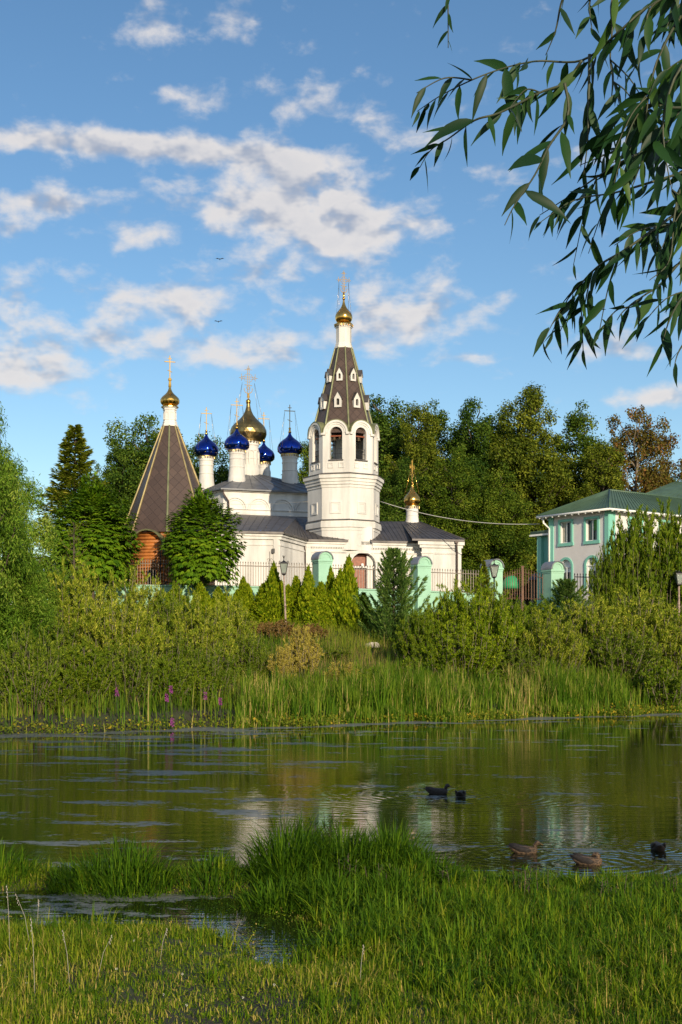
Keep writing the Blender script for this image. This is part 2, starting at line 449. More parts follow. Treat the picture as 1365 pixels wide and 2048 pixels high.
def ortho_cross(mb, x, y, z, h, ang, t=.05):
    ca, sa = cos(ang), sin(ang)
    mb.box((x, y, z+h/2), (t*1.25, t*1.25, h), ang)
    w = h*.40
    mb.box((x, y, z+h*.74), (w*1.15, t, t*1.2), ang)
    mb.box((x, y, z+h*.88), (w*.42, t*.9, t), ang)
    a = (x-ca*w*.26, y-sa*w*.26, z+h*.36); b = (x+ca*w*.26, y+sa*w*.26, z+h*.27)
    mb.tube([a, b], t*.55, 5)
    for dx, dz in ((-w*.575, .74), (w*.575, .74), (0, 1.0)):
        mb.ball((x+ca*dx, y+sa*dx, z+h*dz), t*.8, n=6)
def ornate_cross(mb, x, y, z, h, ang, t=.035):
    ca, sa = cos(ang), sin(ang)
    def Q(s, q): return (x+ca*s, y+sa*s, z+q)
    for s in (-.05, .05): mb.tube([Q(s*h/2, 0.08*h), Q(s*h/2, .93*h)], t*.6, 5)
    mb.tube([Q(0, 0), Q(0, .2*h)], t*1.3, 6)
    zc = .64*h; w = .20*h
    for q in (-.03, .03): mb.tube([Q(-w, zc+q*h), Q(w, zc+q*h)], t*.55, 5)
    mb.tube([Q(-.11*h, .44*h), Q(.11*h, .42*h)], t*.7, 5)
    for s, q in ((-w, zc), (w, zc), (0, .93*h)):          # trefoil ends
        for ds, dq in ((-.035, 0), (.035, 0), (0, .045), (0, -.045)):
            mb.ball(Q(s+ds*h, q+dq*h), t*.95, n=6)
    for s in (-1, 1): mb.tube([Q(s*w, zc-.09*h), Q(s*w, zc+.12*h)], t*.5, 5); mb.tube([Q(s*w, zc), Q(s*(w+.07*h), zc)], t*.5, 4)
    mb.tube([Q(-.11*h, .88*h), Q(.11*h, .88*h)], t*.5, 5); mb.tube([Q(0, .9*h), Q(0, h)], t*.5, 4)
    mb.tube([Q(cos(k*pi/12)*.125*h, zc+sin(k*pi/12)*.125*h) for k in range(25)], t*.4, 4)
    mb.tube([Q(cos(k*pi/8)*.05*h, .35*h+sin(k*pi/8)*.05*h) for k in range(17)], t*.5, 4)
    mb.tube([Q(cos(pi+k*pi/12)*.12*h, .32*h+sin(pi+k*pi/12)*.13*h) for k in range(13)], t*.75, 5)   # crescent
    for s in (-1, 1): mb.ball(Q(s*.12*h, .33*h), t*.9, n=6)
    mb.tube([Q(cos(k*pi/8)*.04*h, .09*h+sin(k*pi/8)*.035*h) for k in range(17)], t*.5, 4)
def chains(mb, x, y, ztop, s, zbot, r, ang, t=.010):
    ca, sa = cos(ang), sin(ang)
    for k, sg in enumerate((-1, 1)):
        for d in (-.75, .75):
            a = np.array((x+ca*s*sg, y+sa*s*sg, ztop)); b = np.array((x+ca*r*sg*.8-sa*r*d, y+sa*r*sg*.8+ca*r*d, zbot))
            mid = (a+b)/2-np.array([0, 0, .08])
            mb.tube([a, mid, b], t, 4)
            for j in range(1, 6):
                q = a+(b-a)*j/6; mb.ball((q[0], q[1], q[2]-.05), t*2.1, n=5)

# =========================================================== TERRAIN
def shore(x): return 49.3+.55*np.clip(x, -40, 40)+.55*np.sin(x*.9)+.35*np.sin(x*2.3+1)
def fbm(x, y, s, seed=0):
    v = 0
    for k in range(4):
        f = s*2**k; v = v+np.sin(x*f*1.3+seed+k*2.1+1.7*np.sin(y*f*.7+k))*np.sin(y*f*1.1+seed*1.7+k*1.3+1.3*np.sin(x*f*.9+k*2))/2**k
    return v
PUD = [(-3.0, 13.75, 2.2, .85, .24), (-1.6, 13.6, 1.1, .5, .14), (-.75, 11.9, .5, .6, .11), (-.35, 11.2, .4, .35, .09), (-3.2, 14.6, 1.8, .6, .2), (.2, 12.4, .8, .35, .08), (-.55, 12.7, .6, .5, .12)]
TUS = [(-2.55, 15.2, .72, .55, .2), (-4.3, 15.5, .8, .5, .16), (-.05, 15.3, 1.25, .9, .30), (2.6, 14.4, 1.9, .5, .07), (-1.5, 15.3, .5, .45, .16)]
def ground_z(x, y):
    x = np.asarray(x, float); y = np.asarray(y, float)
    near = np.interp(y, [-40, -3, 1, 5, 8.5, 11, 13.5, 15.5, 17, 19, 24], [1.6, 1.4, 1.2, .55, .22, .13, .07, .0, -.18, -.5, -.9])
    near = near+.035*fbm(x, y, .9)*(y < 20)
    for (px, py, sx, sy, a) in PUD: near = near-a*np.exp(-((x-px)/sx)**2-((y-py)/sy)**2)
    for (px, py, sx, sy, a) in TUS: near = near+a*np.exp(-((x-px)/sx)**2-((y-py)/sy)**2)
    t = y-shore(x); Tt = np.maximum(8, 76-shore(x))
    q = np.clip(t/Tt, 0, 1)
    farz = np.where(t < 0, -.9+.9*np.clip(1+t/8, 0, 1), .25*np.clip(t/1.5, 0, 1)+4.75*q**1.12)
    farz = farz+.05*fbm(x, y, .35, 3)*np.clip(t/3, 0, 1)*(y < 78)
    return np.where(y < 24, near, np.where(y < 34, -.9, farz))
def sheet(name, xs, ys, m, zf, kind='structure'):
    Xg, Yg = np.meshgrid(xs, ys); Zg = zf(Xg, Yg); n, mm = Xg.shape
    v = np.stack([Xg, Yg, Zg], -1).reshape(-1, 3)
    i = np.arange(n*mm).reshape(n, mm); q = np.stack([i[:-1, :-1], i[:-1, 1:], i[1:, 1:], i[1:, :-1]], -1).reshape(-1, 4)
    me = bpy.data.meshes.new(name); me.vertices.add(len(v)); me.vertices.foreach_set('co', v.ravel())
    me.loops.add(q.size); me.loops.foreach_set('vertex_index', q.ravel().astype(np.int32))
    me.polygons.add(len(q)); me.polygons.foreach_set('loop_start', np.arange(0, q.size, 4, dtype=np.int32)); me.polygons.foreach_set('loop_total', np.full(len(q), 4, np.int32))
    me.polygons.foreach_set('use_smooth', np.ones(len(q), bool)); me.update(); me.validate()
    me.materials.append(m); o = bpy.data.objects.new(name, me); link(o); tag(o, kind=kind); return o
def mat_ground():
    m = bpy.data.materials.new('soil'); m.use_nodes = True; t = NT(m.node_tree); m.node_tree.nodes.clear()
    o = t.n('ShaderNodeOutputMaterial'); b = t.n('ShaderNodeBsdfPrincipled'); t.l(b.outputs[0], o.inputs[0])
    tcn = t.n('ShaderNodeTexCoord'); nz = t.n('ShaderNodeTexNoise'); nz.inputs['Scale'].default_value = 1.6; nz.inputs['Detail'].default_value = 8
    t.l(tcn.outputs['Object'], nz.inputs['Vector'])
    nb = t.n('ShaderNodeTexNoise'); nb.inputs['Scale'].default_value = 30; nb.inputs['Detail'].default_value = 5; t.l(tcn.outputs['Object'], nb.inputs['Vector'])
    c = t.mixc(t.smooth(nz.outputs[0], .4, .62), (.035, .032, .018), (.045, .062, .016))
    c = t.mixc(t.smooth(nb.outputs[0], .5, .7), c, (.085, .07, .035))
    t.l(c, b.inputs['Base Color']); b.inputs['Roughness'].default_value = .85
    bp = t.n('ShaderNodeBump'); bp.inputs['Distance'].default_value = .03; t.l(nb.outputs[0], bp.inputs['Height']); t.l(bp.outputs[0], b.inputs['Normal'])
    return m
def lin(a, b, n): return np.linspace(a, b, n, endpoint=False)
xs = np.concatenate([lin(-400, -60, 18), lin(-60, -9, 60), lin(-9, 9, 190), lin(9, 60, 60), np.linspace(60, 400, 18)])
ys = np.concatenate([lin(-60, 6, 30), lin(6, 19, 180), lin(19, 40, 20), lin(40, 80, 90), np.linspace(80, 900, 40)])
sheet('ground', xs, ys, mat_ground(), ground_z)

# =========================================================== WATER
DUCKS = [(875, 1588), (920, 1592), (1053, 1706), (1178, 1728), (1317, 1700)]
def wpt(px, py): D = F*CZ/(py-HY); return ((px-CX)/F*D, D)
def mat_water():
    m = bpy.data.materials.new('pond_water'); m.use_nodes = True; t = NT(m.node_tree); m.node_tree.nodes.clear()
    o = t.n('ShaderNodeOutputMaterial'); b = t.n('ShaderNodeBsdfPrincipled')
    tcn = t.n('ShaderNodeTexCoord'); P_ = tcn.outputs['Object']
    b.inputs['Base Color'].default_value = (.009, .012, .004, 1); b.inputs['Roughness'].default_value = .025; b.inputs['IOR'].default_value = 1.5
    b.inputs['Specular IOR Level'].default_value = .65
    def nz(sc, det, vec, rough=.5):
        mp = t.n('ShaderNodeMapping'); mp.inputs['Scale'].default_value = sc; t.l(vec, mp.inputs[0])
        n = t.n('ShaderNodeTexNoise'); n.inputs['Scale'].default_value = 1; n.inputs['Detail'].default_value = det; n.inputs['Roughness'].default_value = rough
        t.l(mp.outputs[0], n.inputs['Vector']); return n.outputs[0]
    sep = t.n('ShaderNodeSeparateXYZ'); t.l(P_, sep.inputs[0]); x, y = sep.outputs[0], sep.outputs[1]
    # ripples: short wavelets, their crests lie mostly across the view
    h = t.m('MULTIPLY', nz((.8, 4.6, 1), 3, P_, .55), .0072)
    h = t.m('ADD', h, t.m('MULTIPLY', nz((5, 15, 1), 2, P_), .0013))
    # stronger in the middle of the pond, calm near the reeds
    calm = t.smooth(y, 45, 31)
    calm2 = t.smooth(nz((.12, .2, 1), 2, P_), .30, .62)
    h = t.m('MULTIPLY', h, t.m('ADD', t.m('MULTIPLY', t.m('MULTIPLY', calm, calm2), .9), .22))
    for i, (px, py) in enumerate(DUCKS):
        dx, dy = wpt(px, py)
        ex = t.m('SUBTRACT', x, dx); ey = t.m('SUBTRACT', y, dy)
        d = t.m('SQRT', t.m('MULTIPLY_ADD', ex, ex, t.m('MULTIPLY', ey, ey)))
        amp = (.0035, .0028, .002, .003, .003)[i]; rad = (2.3, 1.8, 1.2, 1.6, .9)[i]
        w = t.m('SINE', t.m('ADD', t.m('MULTIPLY', d, (26, 30, 36, 34, 44)[i]), t.m('MULTIPLY', nz((1.3, 2.0, 1), 2, P_), 9.0)))
        e = t.m('MULTIPLY', t.m('EXPONENT', t.m('MULTIPLY', d, -1.6/rad)), amp)
        h = t.m('MULTIPLY_ADD', w, e, h)
    bp = t.n('ShaderNodeBump'); bp.inputs['Distance'].default_value = 1.0; bp.inputs['Strength'].default_value = 1.0
    t.l(h, bp.inputs['Height']); t.l(bp.outputs[0], b.inputs['Normal'])
    # floating film of duckweed and pollen in streaky rafts
    mp2 = t.n('ShaderNodeMapping'); mp2.inputs['Rotation'].default_value = (0, 0, .12); t.l(P_, mp2.inputs[0])
    big = nz((.30, .85, 1), 6, mp2.outputs[0], .70); fine = nz((5, 7, 1), 5, P_, .7)
    bias = t.m('MULTIPLY', t.smooth(x, 4.5, -4.5), .06)          # more of it on the left
    fary = t.m('MULTIPLY', t.smooth(y, 27, 40), .03)
    shore_d = t.m('SUBTRACT', y, t.m('MULTIPLY_ADD', x, .55, 49.3))
    edge = t.m('MULTIPLY', t.smooth(t.m('ADD', shore_d, t.m('MULTIPLY', big, 1.6)), -1.7, .0), .25)
    nearp = t.m('MULTIPLY', t.smooth(y, 15.6, 13.8), .035)
    s = t.m('ADD', t.m('ADD', big, bias), t.m('ADD', t.m('ADD', fary, edge), nearp))
    s = t.m('ADD', s, t.m('MULTIPLY', t.m('SUBTRACT', fine, .5), .28))
    msk = t.smooth(s, .612, .645)
    d2 = t.n('ShaderNodeBsdfPrincipled')
    fcol = t.mixc(t.smooth(fine, .4, .65), (.14, .155, .15), (.23, .24, .22))
    t.l(fcol, d2.inputs['Base Color']); d2.inputs['Roughness'].default_value = .5
    b2 = t.n('ShaderNodeBump'); b2.inputs['Distance'].default_value = .02; t.l(fine, b2.inputs['Height']); t.l(b2.outputs[0], d2.inputs['Normal'])
    mx = t.n('ShaderNodeMixShader'); t.l(t.m('MULTIPLY', msk, .80), mx.inputs[0]); t.l(b.outputs[0], mx.inputs[1]); t.l(d2.outputs[0], mx.inputs[2])
    t.l(mx.outputs[0], o.inputs[0]); return m
sheet('water', np.array([-120., 120.]), np.array([9.5, 120.]), mat_water(), lambda x, y: 0*x)

# =========================================================== BELL TOWER
TX, TY = XX(688, 97.6), 97.6
A0 = radians(8.9)
PHI = -radians(13.6)
U = (cos(PHI), -sin(PHI)); Nn = (sin(PHI), -cos(PHI))      # along the front wall, outward normal
def fp(s, d=0.0):       # point on the front wall line: s along it, d metres in front of it
    o = (TX+Nn[0]*2.85, TY+Nn[1]*2.85); return (o[0]+U[0]*s+Nn[0]*d, o[1]+U[1]*s+Nn[1]*d)
GZ = 4.9
tower = thing('bell_tower', (TX, TY, GZ), 'tall white octagonal bell tower with brown tent roof, dormers and gold onion dome', 'bell tower')
c0 = (TX, TY, 0)
def vtx(R, k): a = A0+pi/4*k; return (TX+R*sin(a), TY-R*cos(a))
mb = MB(); mb.rings(c0, [(2.86, 10.5), (2.86, 12.02)], 8, A0)
mb.rings(c0, [(2.84, 12.75), (2.84, 15.32)], 8, A0)
mb.build('shaft', 'white_plaster', tower)
mb = MB()
mb.rings(c0, [(2.90, 12.0), (2.90, 12.2), (3.0, 12.24), (3.0, 12.60), (2.96, 12.63), (2.96, 12.76)], 8, A0)
mb.rings(c0, [(2.90, 15.28), (2.90, 15.48), (3.0, 15.5), (3.0, 15.70), (3.08, 15.72), (3.08, 15.94), (3.2, 15.97), (3.2, 16.25)], 8, A0)
mb.build('cornice', 'white_plaster', tower)
mb = MB(); mb.rings(c0, [(3.05, 12.765), (2.86, 12.86)], 8, A0); mb.build('flashing', 'roof_grey', tower); mb = MB(); mb.rings(c0, [(3.26, 16.255), (3.26, 16.29), (2.76, 16.42)], 8, A0)
mb.build('flashing', 'roof_grey', tower)
# belfry: eight walls with arched openings and rounded tops
mbw = MB()
RB = 2.74; ZB0, ZSP, ZTOP = 16.3, 19.52, 20.42
side = 2*RB*sin(pi/8)
for k in range(8):
    a = vtx(RB, k-1); b = vtx(RB, k); L = side; rr = L/2*.93
    mba = MB(); mbg = MB(); mbs = MB()
    top = lambda x, L=L, rr=rr: 19.45+ (sqrt(max(0, rr*rr-(x-L/2)**2)) if abs(x-L/2) < rr else 0.0)
    wall(mbw, a, b, ZB0, ZTOP, .45, [(L/2, .98, 17.42, 19.42, True)], top)
    arch_band(mba, a, b, L/2, 19.45, .66, .80, .05, .1)
    arch_band(mba, a, b, L/2, 19.45, .80, .965, .12, .5)
    arch_band(mbg, a, b, L/2, 19.45, .966, 1.03, .14, .62)
    for s0 in (.02, L-.22): mi_ = MB(); mi_.box(along(a, b, s0+.1, 19.38, -.05), (.24, .2, .16), rotz(a, b)); mi_.build('impost', 'white_plaster', tower)
    mi_ = MB(); mi_.box(along(a, b, L/2, 17.36, -.03), (1.15, .12, .08), rotz(a, b)); mi_.build('sill', 'roof_grey', tower)
    for sc in (L/2-.42, L/2+.42):
        mbn = MB(); frame_sq(mbn, a, b, sc, 16.98, .42, .42, .06, .05)
        frame_sq(mbn, a, b, sc, 16.98, .30, .30, .05, .025); mbn.build('square_panel', 'white_plaster', tower)
    # railing lattice in the opening
    rz = rotz(a, b)
    for j in range(8): mbs.box(along(a, b, L/2-.42+j*.12, 17.85, .22), (.018, .018, .85), rz)
    for zz in (17.5, 17.87, 18.25): mbs.box(along(a, b, L/2, zz, .22), (.96, .025, .03), rz)
    mba.build('arch_moulding', 'white_plaster', tower); mbg.build('arch_rim', 'rib_green', tower); mbs.build('railing', 'iron_black', tower)
mbw.build('belfry_wall', 'white_plaster', tower)
mb = MB(); mb.rings(c0, [(2.4, 17.3), (2.4, 17.41)], 8, A0); mb.build('belfry_floor', 'dark_inside', tower); mb = MB(); mb.rings(c0, [(2.3, 19.95), (2.3, 20.05)], 8, A0); mb.build('belfry_ceiling', 'dark_inside', tower)
mb = MB(); mb.box((TX, TY, 18.4), (.9, .9, 2.0), .4); mb.build('pier', 'white_plaster', tower)
# blind windows on the shaft
for k in range(8):
    a = vtx(2.84, k-1); b = vtx(2.84, k); L = 2*2.84*sin(pi/8); mb = MB()
    frame_sq(mb, a, b, L/2, 13.75, .86, .92, .09, .06); frame_sq(mb, a, b, L/2, 13.75, .66, .72, .09, .03); mb.build('blind_window', 'white_plaster', tower)
a = vtx(2.86, 0); b = vtx(2.86, 1); mb = MB(); frame_sq(mb, a, b, 1.1, 11.3, .72, .95, .05, .025)
mb.build('wall_panel', 'white_plaster', tower)
# tent roof
ZT0, ZT1, RT0, RT1 = 19.5, 26.45, 2.52, .66
mb = MB(); mb.rings(c0, [(RT0, ZT0), (RT1, ZT1)], 8, A0, cap=False)
for k in range(8):         # barrel roofs behind the rounded gables
    a = vtx(RB, k-1); b = vtx(RB, k); L = side
    arch_band(mb, a, b, L/2, 19.45, .90, 1.02, -.35, .9)
troof = mb.build('tent_roof', 'tent_tiles', tower, uvfn=True)
for k in range(8):
    a = A0+pi/4*k; mb = MB()
    p = lambda R, z: (TX+R*sin(a), TY-R*cos(a), z)
    mb.tube([p(RT0+.03, ZT0), p(RT1+.03, ZT1)], [.085, .055], 6, smooth=False); mb.build('rib', 'rib_green', troof)
def dormer(k, z, w, h, slope_R):
    am = A0+pi/4*(k-.5); ap = slope_R*cos(pi/8)
    c = np.array([TX+ap*sin(am), TY-ap*cos(am)]); n = np.array([sin(am), -cos(am)]); u = np.array([cos(am), sin(am)])
    d = MB(); f = c+n*.16
    a = f-u*w/2; b = f+u*w/2; L = w; peak = z+h; zs = z+h*.62
    top = lambda x: zs+(peak-zs)*(1-abs(x-L/2)/(L/2))
    wall(d, a, b, z, peak, .5, [(L/2, w*.42, z+h*.14, z+h*.46, True)], top)
    frame = d.build('dormer', 'white_plaster', troof)
    e = MB()
    for s0, s1 in ((-.06, L/2), (L/2, L+.06)):
        z0_, z1_ = (zs-.10, peak+.035) if s0 < 0 else (peak+.035, zs-.10)
        P = lambda s, zz, q: (*(a+u*s+(-n)*q), zz)
        e.add([P(s0, z0_, -.05), P(s1, z1_, -.05), P(s1, z1_, .6), P(s0, z0_, .6), P(s0, z0_-.04, -.05), P(s1, z1_-.04, -.05), P(s1, z1_-.04, .6), P(s0, z0_-.04, .6)],
              [(0, 1, 2, 3), (7, 6, 5, 4), (0, 4, 5, 1), (3, 2, 6, 7)])
    e.build('dormer_roof', 'roof_grey', troof)
    g = MB(); g.box((*(a+u*L/2-n*.22), z+h*.33), (w*.6, .03, h*.6), am); g.build('dormer_opening', 'dark_inside', troof)
for k in range(8):
    for (py0, h, w) in ((815, 1.2, .56), (759, 1.02, .46)):
        z = ZZ(py0, 97.6-1.7); R = RT0+(RT1-RT0)*(z-ZT0)/(ZT1-ZT0); dormer(k, z, w, h, R-.02)
mb = MB(); mb.rings(c0, [(.74, 26.4), (.74, 26.55), (.66, 26.6), (.66, 26.75), (.61, 26.8), (.61, 28.0), (.66, 28.02), (.66, 28.12), (.72, 28.15), (.72, 28.25)], 8, A0); neck = mb.build('neck_drum', 'white_plaster', tower)
mb = MB(); mb.rings(c0, [(.78, 28.25), (.78, 28.30), (.6, 28.42), (.5, 28.45)], 8, A0)
for k in range(24): a = 2*pi*k/24; mb.box((TX+.73*sin(a), TY-.73*cos(a), 28.18), (.09, .02, .15), -a)
mb.build('gilded_collar', 'gold', neck)
mb = MB(); mb.rings((TX, TY, 28.42), [(r, z) for r, z in onion(.68, 1.85, 2)], 24, smooth=True); mb.rings((TX, TY, 30.25), [(.07, 0), (.05, .6)], 8, smooth=True)
mb.ball((TX, TY, 30.35), .12); mb.ball((TX, TY, 30.62), .07)
mb.build('onion_dome', 'gold', neck)
mb = MB(); ornate_cross(mb, TX, TY, 30.4, 2.15, -PHI, .034); mb.build('cross', 'cross_gold', neck)
mb = MB(); chains(mb, TX, TY, 31.6, .38, 28.9, .62, -PHI); mb.build('chain', 'gold_dull', neck)
# bells
def bell(x, y, z, r, lab):
    o = thing('bell', (x, y, z-r*1.6), lab, 'bell', 'bells in the belfry')
    mb = MB(); mb.rings((x, y, z-r*1.6), [(r, 0), (r*.92, r*.12), (r*.72, r*.5), (r*.6, r*1.0), (r*.5, r*1.3), (r*.1, r*1.5)], 14, smooth=True); mb.build('bell_body', 'bronze', o)
    mb = MB(); mb.tube([(x, y, z-r*1.7), (x, y, z)], r*.1, 5); mb.ball((x, y, z-r*1.65), r*.22); mb.build('clapper', 'iron_black', o)
for k, sgn, lab in ((0, -.2, 'larger bronze bell hanging in the left front belfry arch'), (0, .22, 'smaller bronze bell at the right edge of the left front belfry arch'), (1, -.05, 'bronze bell hanging alone in the right front belfry arch')):
    a = vtx(RB, k-1); b = vtx(RB, k); p = along(a, b, side/2+sgn, 19.2, .3); bell(p[0], p[1], 19.22, .2 if sgn != .22 else .14, lab)
for k in range(8):
    mb = MB(); a = vtx(RB, k-1); b = vtx(RB, k); mb.box(along(a, b, side/2, 19.24, .3), (.94, .10, .10), rotz(a, b)); mb.build('bell_beam', 'door_wood', tower)

# =========================================================== CHURCH
EZ = 11.23
E1 = (-9.67, 87.2); E2 = (-4.32, 88.5); E3 = (XX(612, 94.2), 94.25)
sA = -2.33
E3 = fp(sA)
P3 = fp(7.1); P4 = fp(7.1, 1.2); P5 = fp(10.25, 1.2); P6 = (P5[0]+sin(-PHI)*-1*9, P5[1]+cos(PHI)*9); P7 = (-1, 110.0); P8 = (-12.0, 109.0)
church = thing('church', (-6.0, 98.0, GZ), 'white church body with arcaded cube, four blue domes and one big gold dome', 'church')
foot = [E1, E2, E3, P3, P4, P5, P6, P7, P8]
mb = MB()
DW = 1.95; DS = XX(727, 95.4)      # door
sd = ((DS-fp(0)[0])/U[0])
for i in range(len(foot)):
    a, b = foot[i], foot[(i+1) % len(foot)]
    if i == 2: wall(mb, a, b, GZ-1.5, EZ-.05, .9, [(sd-sA, DW, GZ-1.4, 9.35, True)])
    else: mb.quad((*a, GZ-1.5), (*b, GZ-1.5), (*b, EZ-.05), (*a, EZ-.05))
# pier under the tower between the two roofs
pa, pb = fp(1.12), fp(2.92)
mb.slab([fp(1.12), fp(2.92), fp(2.92, -1.6), fp(1.12, -1.6)], EZ-.3, 12.3)
mb.build('wall', 'white_plaster', church)
def ring_slab(poly, z0, z1, d, mbx, skip=None):
    o = offset_poly(poly, d); n = len(poly)
    i_ = offset_poly(poly, -.15)
    for i in range(n):
        if skip and i in skip: continue
        a, b = o[i], o[(i+1) % n]; c, d_ = i_[(i+1) % n], i_[i]
        mbx.add([(*a, z0), (*b, z0), (*b, z1), (*a, z1), (*c, z0), (*d_, z0), (*d_, z1), (*c, z1)], [(0, 1, 2, 3), (0, 5, 4, 1), (3, 2, 7, 6)])
mb = MB()
ring_slab(foot, EZ-.30, EZ-.02, .22, mb, skip=(2,)); ring_slab(foot, EZ-.52, EZ-.30, .12, mb, skip=(2,)); ring_slab(foot, EZ-.95, EZ-.85, .05, mb)
for s0, s1 in ((sA, 1.12), (2.92, 7.1)):
    rz = -PHI
    for z0_, z1_, d in ((EZ-.30, EZ-.02, .22), (EZ-.52, EZ-.30, .12)):
        p = fp((s0+s1)/2, d/2-.05); mb.box((p[0], p[1], (z0_+z1_)/2), (s1-s0-.02, d+.1, z1_-z0_), rz)
    n = int((s1-s0)/.13)
    for j in range(n): p = fp(s0+.06+j*.13, .13); mb.box((p[0], p[1], EZ-.57), (.06, .08, .09), rz)
mb.build('cornice', 'white_plaster', church)
for (a, b, q, z, w, h, bw_) in ((E3, P3, 2.0, 8.7, 2.6, 3.3, .10), (E3, P3, 7.6, 8.7, 2.6, 3.3, .10), (P4, P5, 1.9, 8.6, 2.0, 3.4, .08)):
    mb = MB(); frame_sq(mb, a, b, q, z, w, h, bw_, .05); mb.build('wall_panel', 'white_plaster', church)
for (a, b, q) in ((E3, P3, .25), (E3, P3, 9.2), (P4, P5, 2.95), (E1, E2, .25), (E1, E2, 5.2)):
    mb = MB(); mb.box(along(a, b, q, 8, -.05), (.38, .12, 6), rotz(a, b)); mb.build('pilaster', 'white_plaster', church)
mb = MB()
arch_band(mb, E3, P3, sd-sA, 9.35, DW/2+.02, DW/2+.12, .06, .3, legs=4); arch_band(mb, E3, P3, sd-sA, 9.35, DW/2+.14, DW/2+.26, .03, .2, legs=4)
mb.build('portal_moulding', 'white_plaster', church)
mb = MB(); p = along(E3, P3, sd-sA-.28, 7.6, .75); mb.box(p, (1.3, .1, 5.2), -PHI)
for j in range(7): q = along(E3, P3, sd-sA-.85+j*.19, 7.2, .68); mb.box(q, (.03, .04, 4.2), -PHI)
door = mb.build('door', 'door_wood', church)
mb = MB(); q = along(E3, P3, sd-sA, 9.25, .5); mb.box(q, (DW, .25, .14), -PHI); q = along(E3, P3, sd-sA+.62, 7.6, .5); mb.box(q, (.5, .3, 5.0), -PHI); mb.build('door_frame', 'white_plaster', door)
mb = MB(); q = along(E3, P3, sd-sA, 9.2, .3); mb.box((q[0], q[1], 9.38), (.16, .16, .26), -PHI); mb.build('porch_lamp', 'white_paint', church)
# roofs with standing seams
mbr = MB(); mbsm = MB()
def roof(a, b, c, d, n, lip=.05):     # a,b on the eave, c,d on the ridge above b,a
    a, b, c, d = [np.array(p, float) for p in (a, b, c, d)]
    N_ = 6
    for i in range(N_):
        t0, t1 = i/N_, (i+1)/N_
        mbr.quad(a+(b-a)*t0, a+(b-a)*t1, d+(c-d)*t1, d+(c-d)*t0)
    nn = np.cross(b-a, d-a); nn /= np.linalg.norm(nn)
    for i in range(n+1):
        t = i/n; p, q = a+(b-a)*t, d+(c-d)*t
        if np.linalg.norm(p-q) > .3: mbsm.tube([p+nn*.025, q+nn*.025], .022, 4, smooth=False)
    mbr.add([a, b, b-np.array([0, 0, .14]), a-np.array([0, 0, .14])], [(3, 2, 1, 0)])
ov = .34
def eav(p, z=EZ): return (p[0], p[1], z)
fo = offset_poly(foot, ov)
e1, e2, e3 = [eav(p) for p in (fo[0], fo[1], fo[2])]
T2 = W(592, 1037, 102.0); T1 = (-11.6, 107.3, 14.62); T3 = (-3.3, 109.9, 14.62)
roof(e1, e2, T2, T1, 12); roof(T2, T2, T3, T1, 1)
roof(e2, e3, T2, T2, 7)
q4 = fp(1.12, ov); roof(e3, eav(q4), (TX, TY, 12.55), T2, 8)
mbr.quad(T2, (TX, TY, 12.55), (TX+3, TY+9, 13.4), T3)
q5 = fp(2.92, ov); R1 = (TX+.9, TY+5.0, 13.45); R2 = W(838, 1043, 103.4); q6 = fp(7.35, ov)
roof(eav(q5), eav(q6), R2, R1, 14)
q7 = fp(6.4, 1.2+ov); q8 = fp(10.25+ov, 1.2+ov); roof(eav(q7, EZ+.12), eav(q8, EZ+.12), R2, (R2[0]-1.5, R2[1]+.2, R2[2]), 9)
mbsm.tube([eav(q8, EZ+.14), R2], .06, 5); mbsm.tube([e2, T2], .06, 5)
q9 = (P6[0]+ov, P6[1], EZ+.12); roof(eav(q8, EZ+.12), q9, (R2[0]-1, R2[1]+6, R2[2]), R2, 10)
mbr.quad(R1, R2, (R2[0]-1, R2[1]+6, R2[2]), (R1[0], R1[1]+6, R1[2]))
mbr.quad(e1, T1, (-13, 109.3, EZ), (e1[0]-.3, e1[1]+3, EZ))
lr = mbr.build('lower_roof', 'roof_grey', church); mbsm.build('roof_seam', 'roof_grey', lr)
# downpipes
mb = MB()
def downpipe(mb, p, d, z1=EZ-.1, z0=GZ, r=.075):
    x, y = p; mb.tube([(x+d[0]*.32, y+d[1]*.32, z1), (x+d[0]*.30, y+d[1]*.30, z1-.25), (x+d[0]*.10, y+d[1]*.10, z1-.8), (x+d[0]*.10, y+d[1]*.10, z0)], r, 8)
    mb.box((x+d[0]*.32, y+d[1]*.32, z1+.02), (.24, .24, .16))
for p in (E3, fp(7.0, .2), fp(9.95, 1.25)):
    m2 = MB(); downpipe(m2, p, Nn); m2.build('downpipe', 'pipe_brown', church)
m2 = MB(); p = along(E1, E2, 5.0, 9.9, -.12); m2.box(p, (.2, .25, .3), .1); m2.build('floodlight', 'iron_black', church)
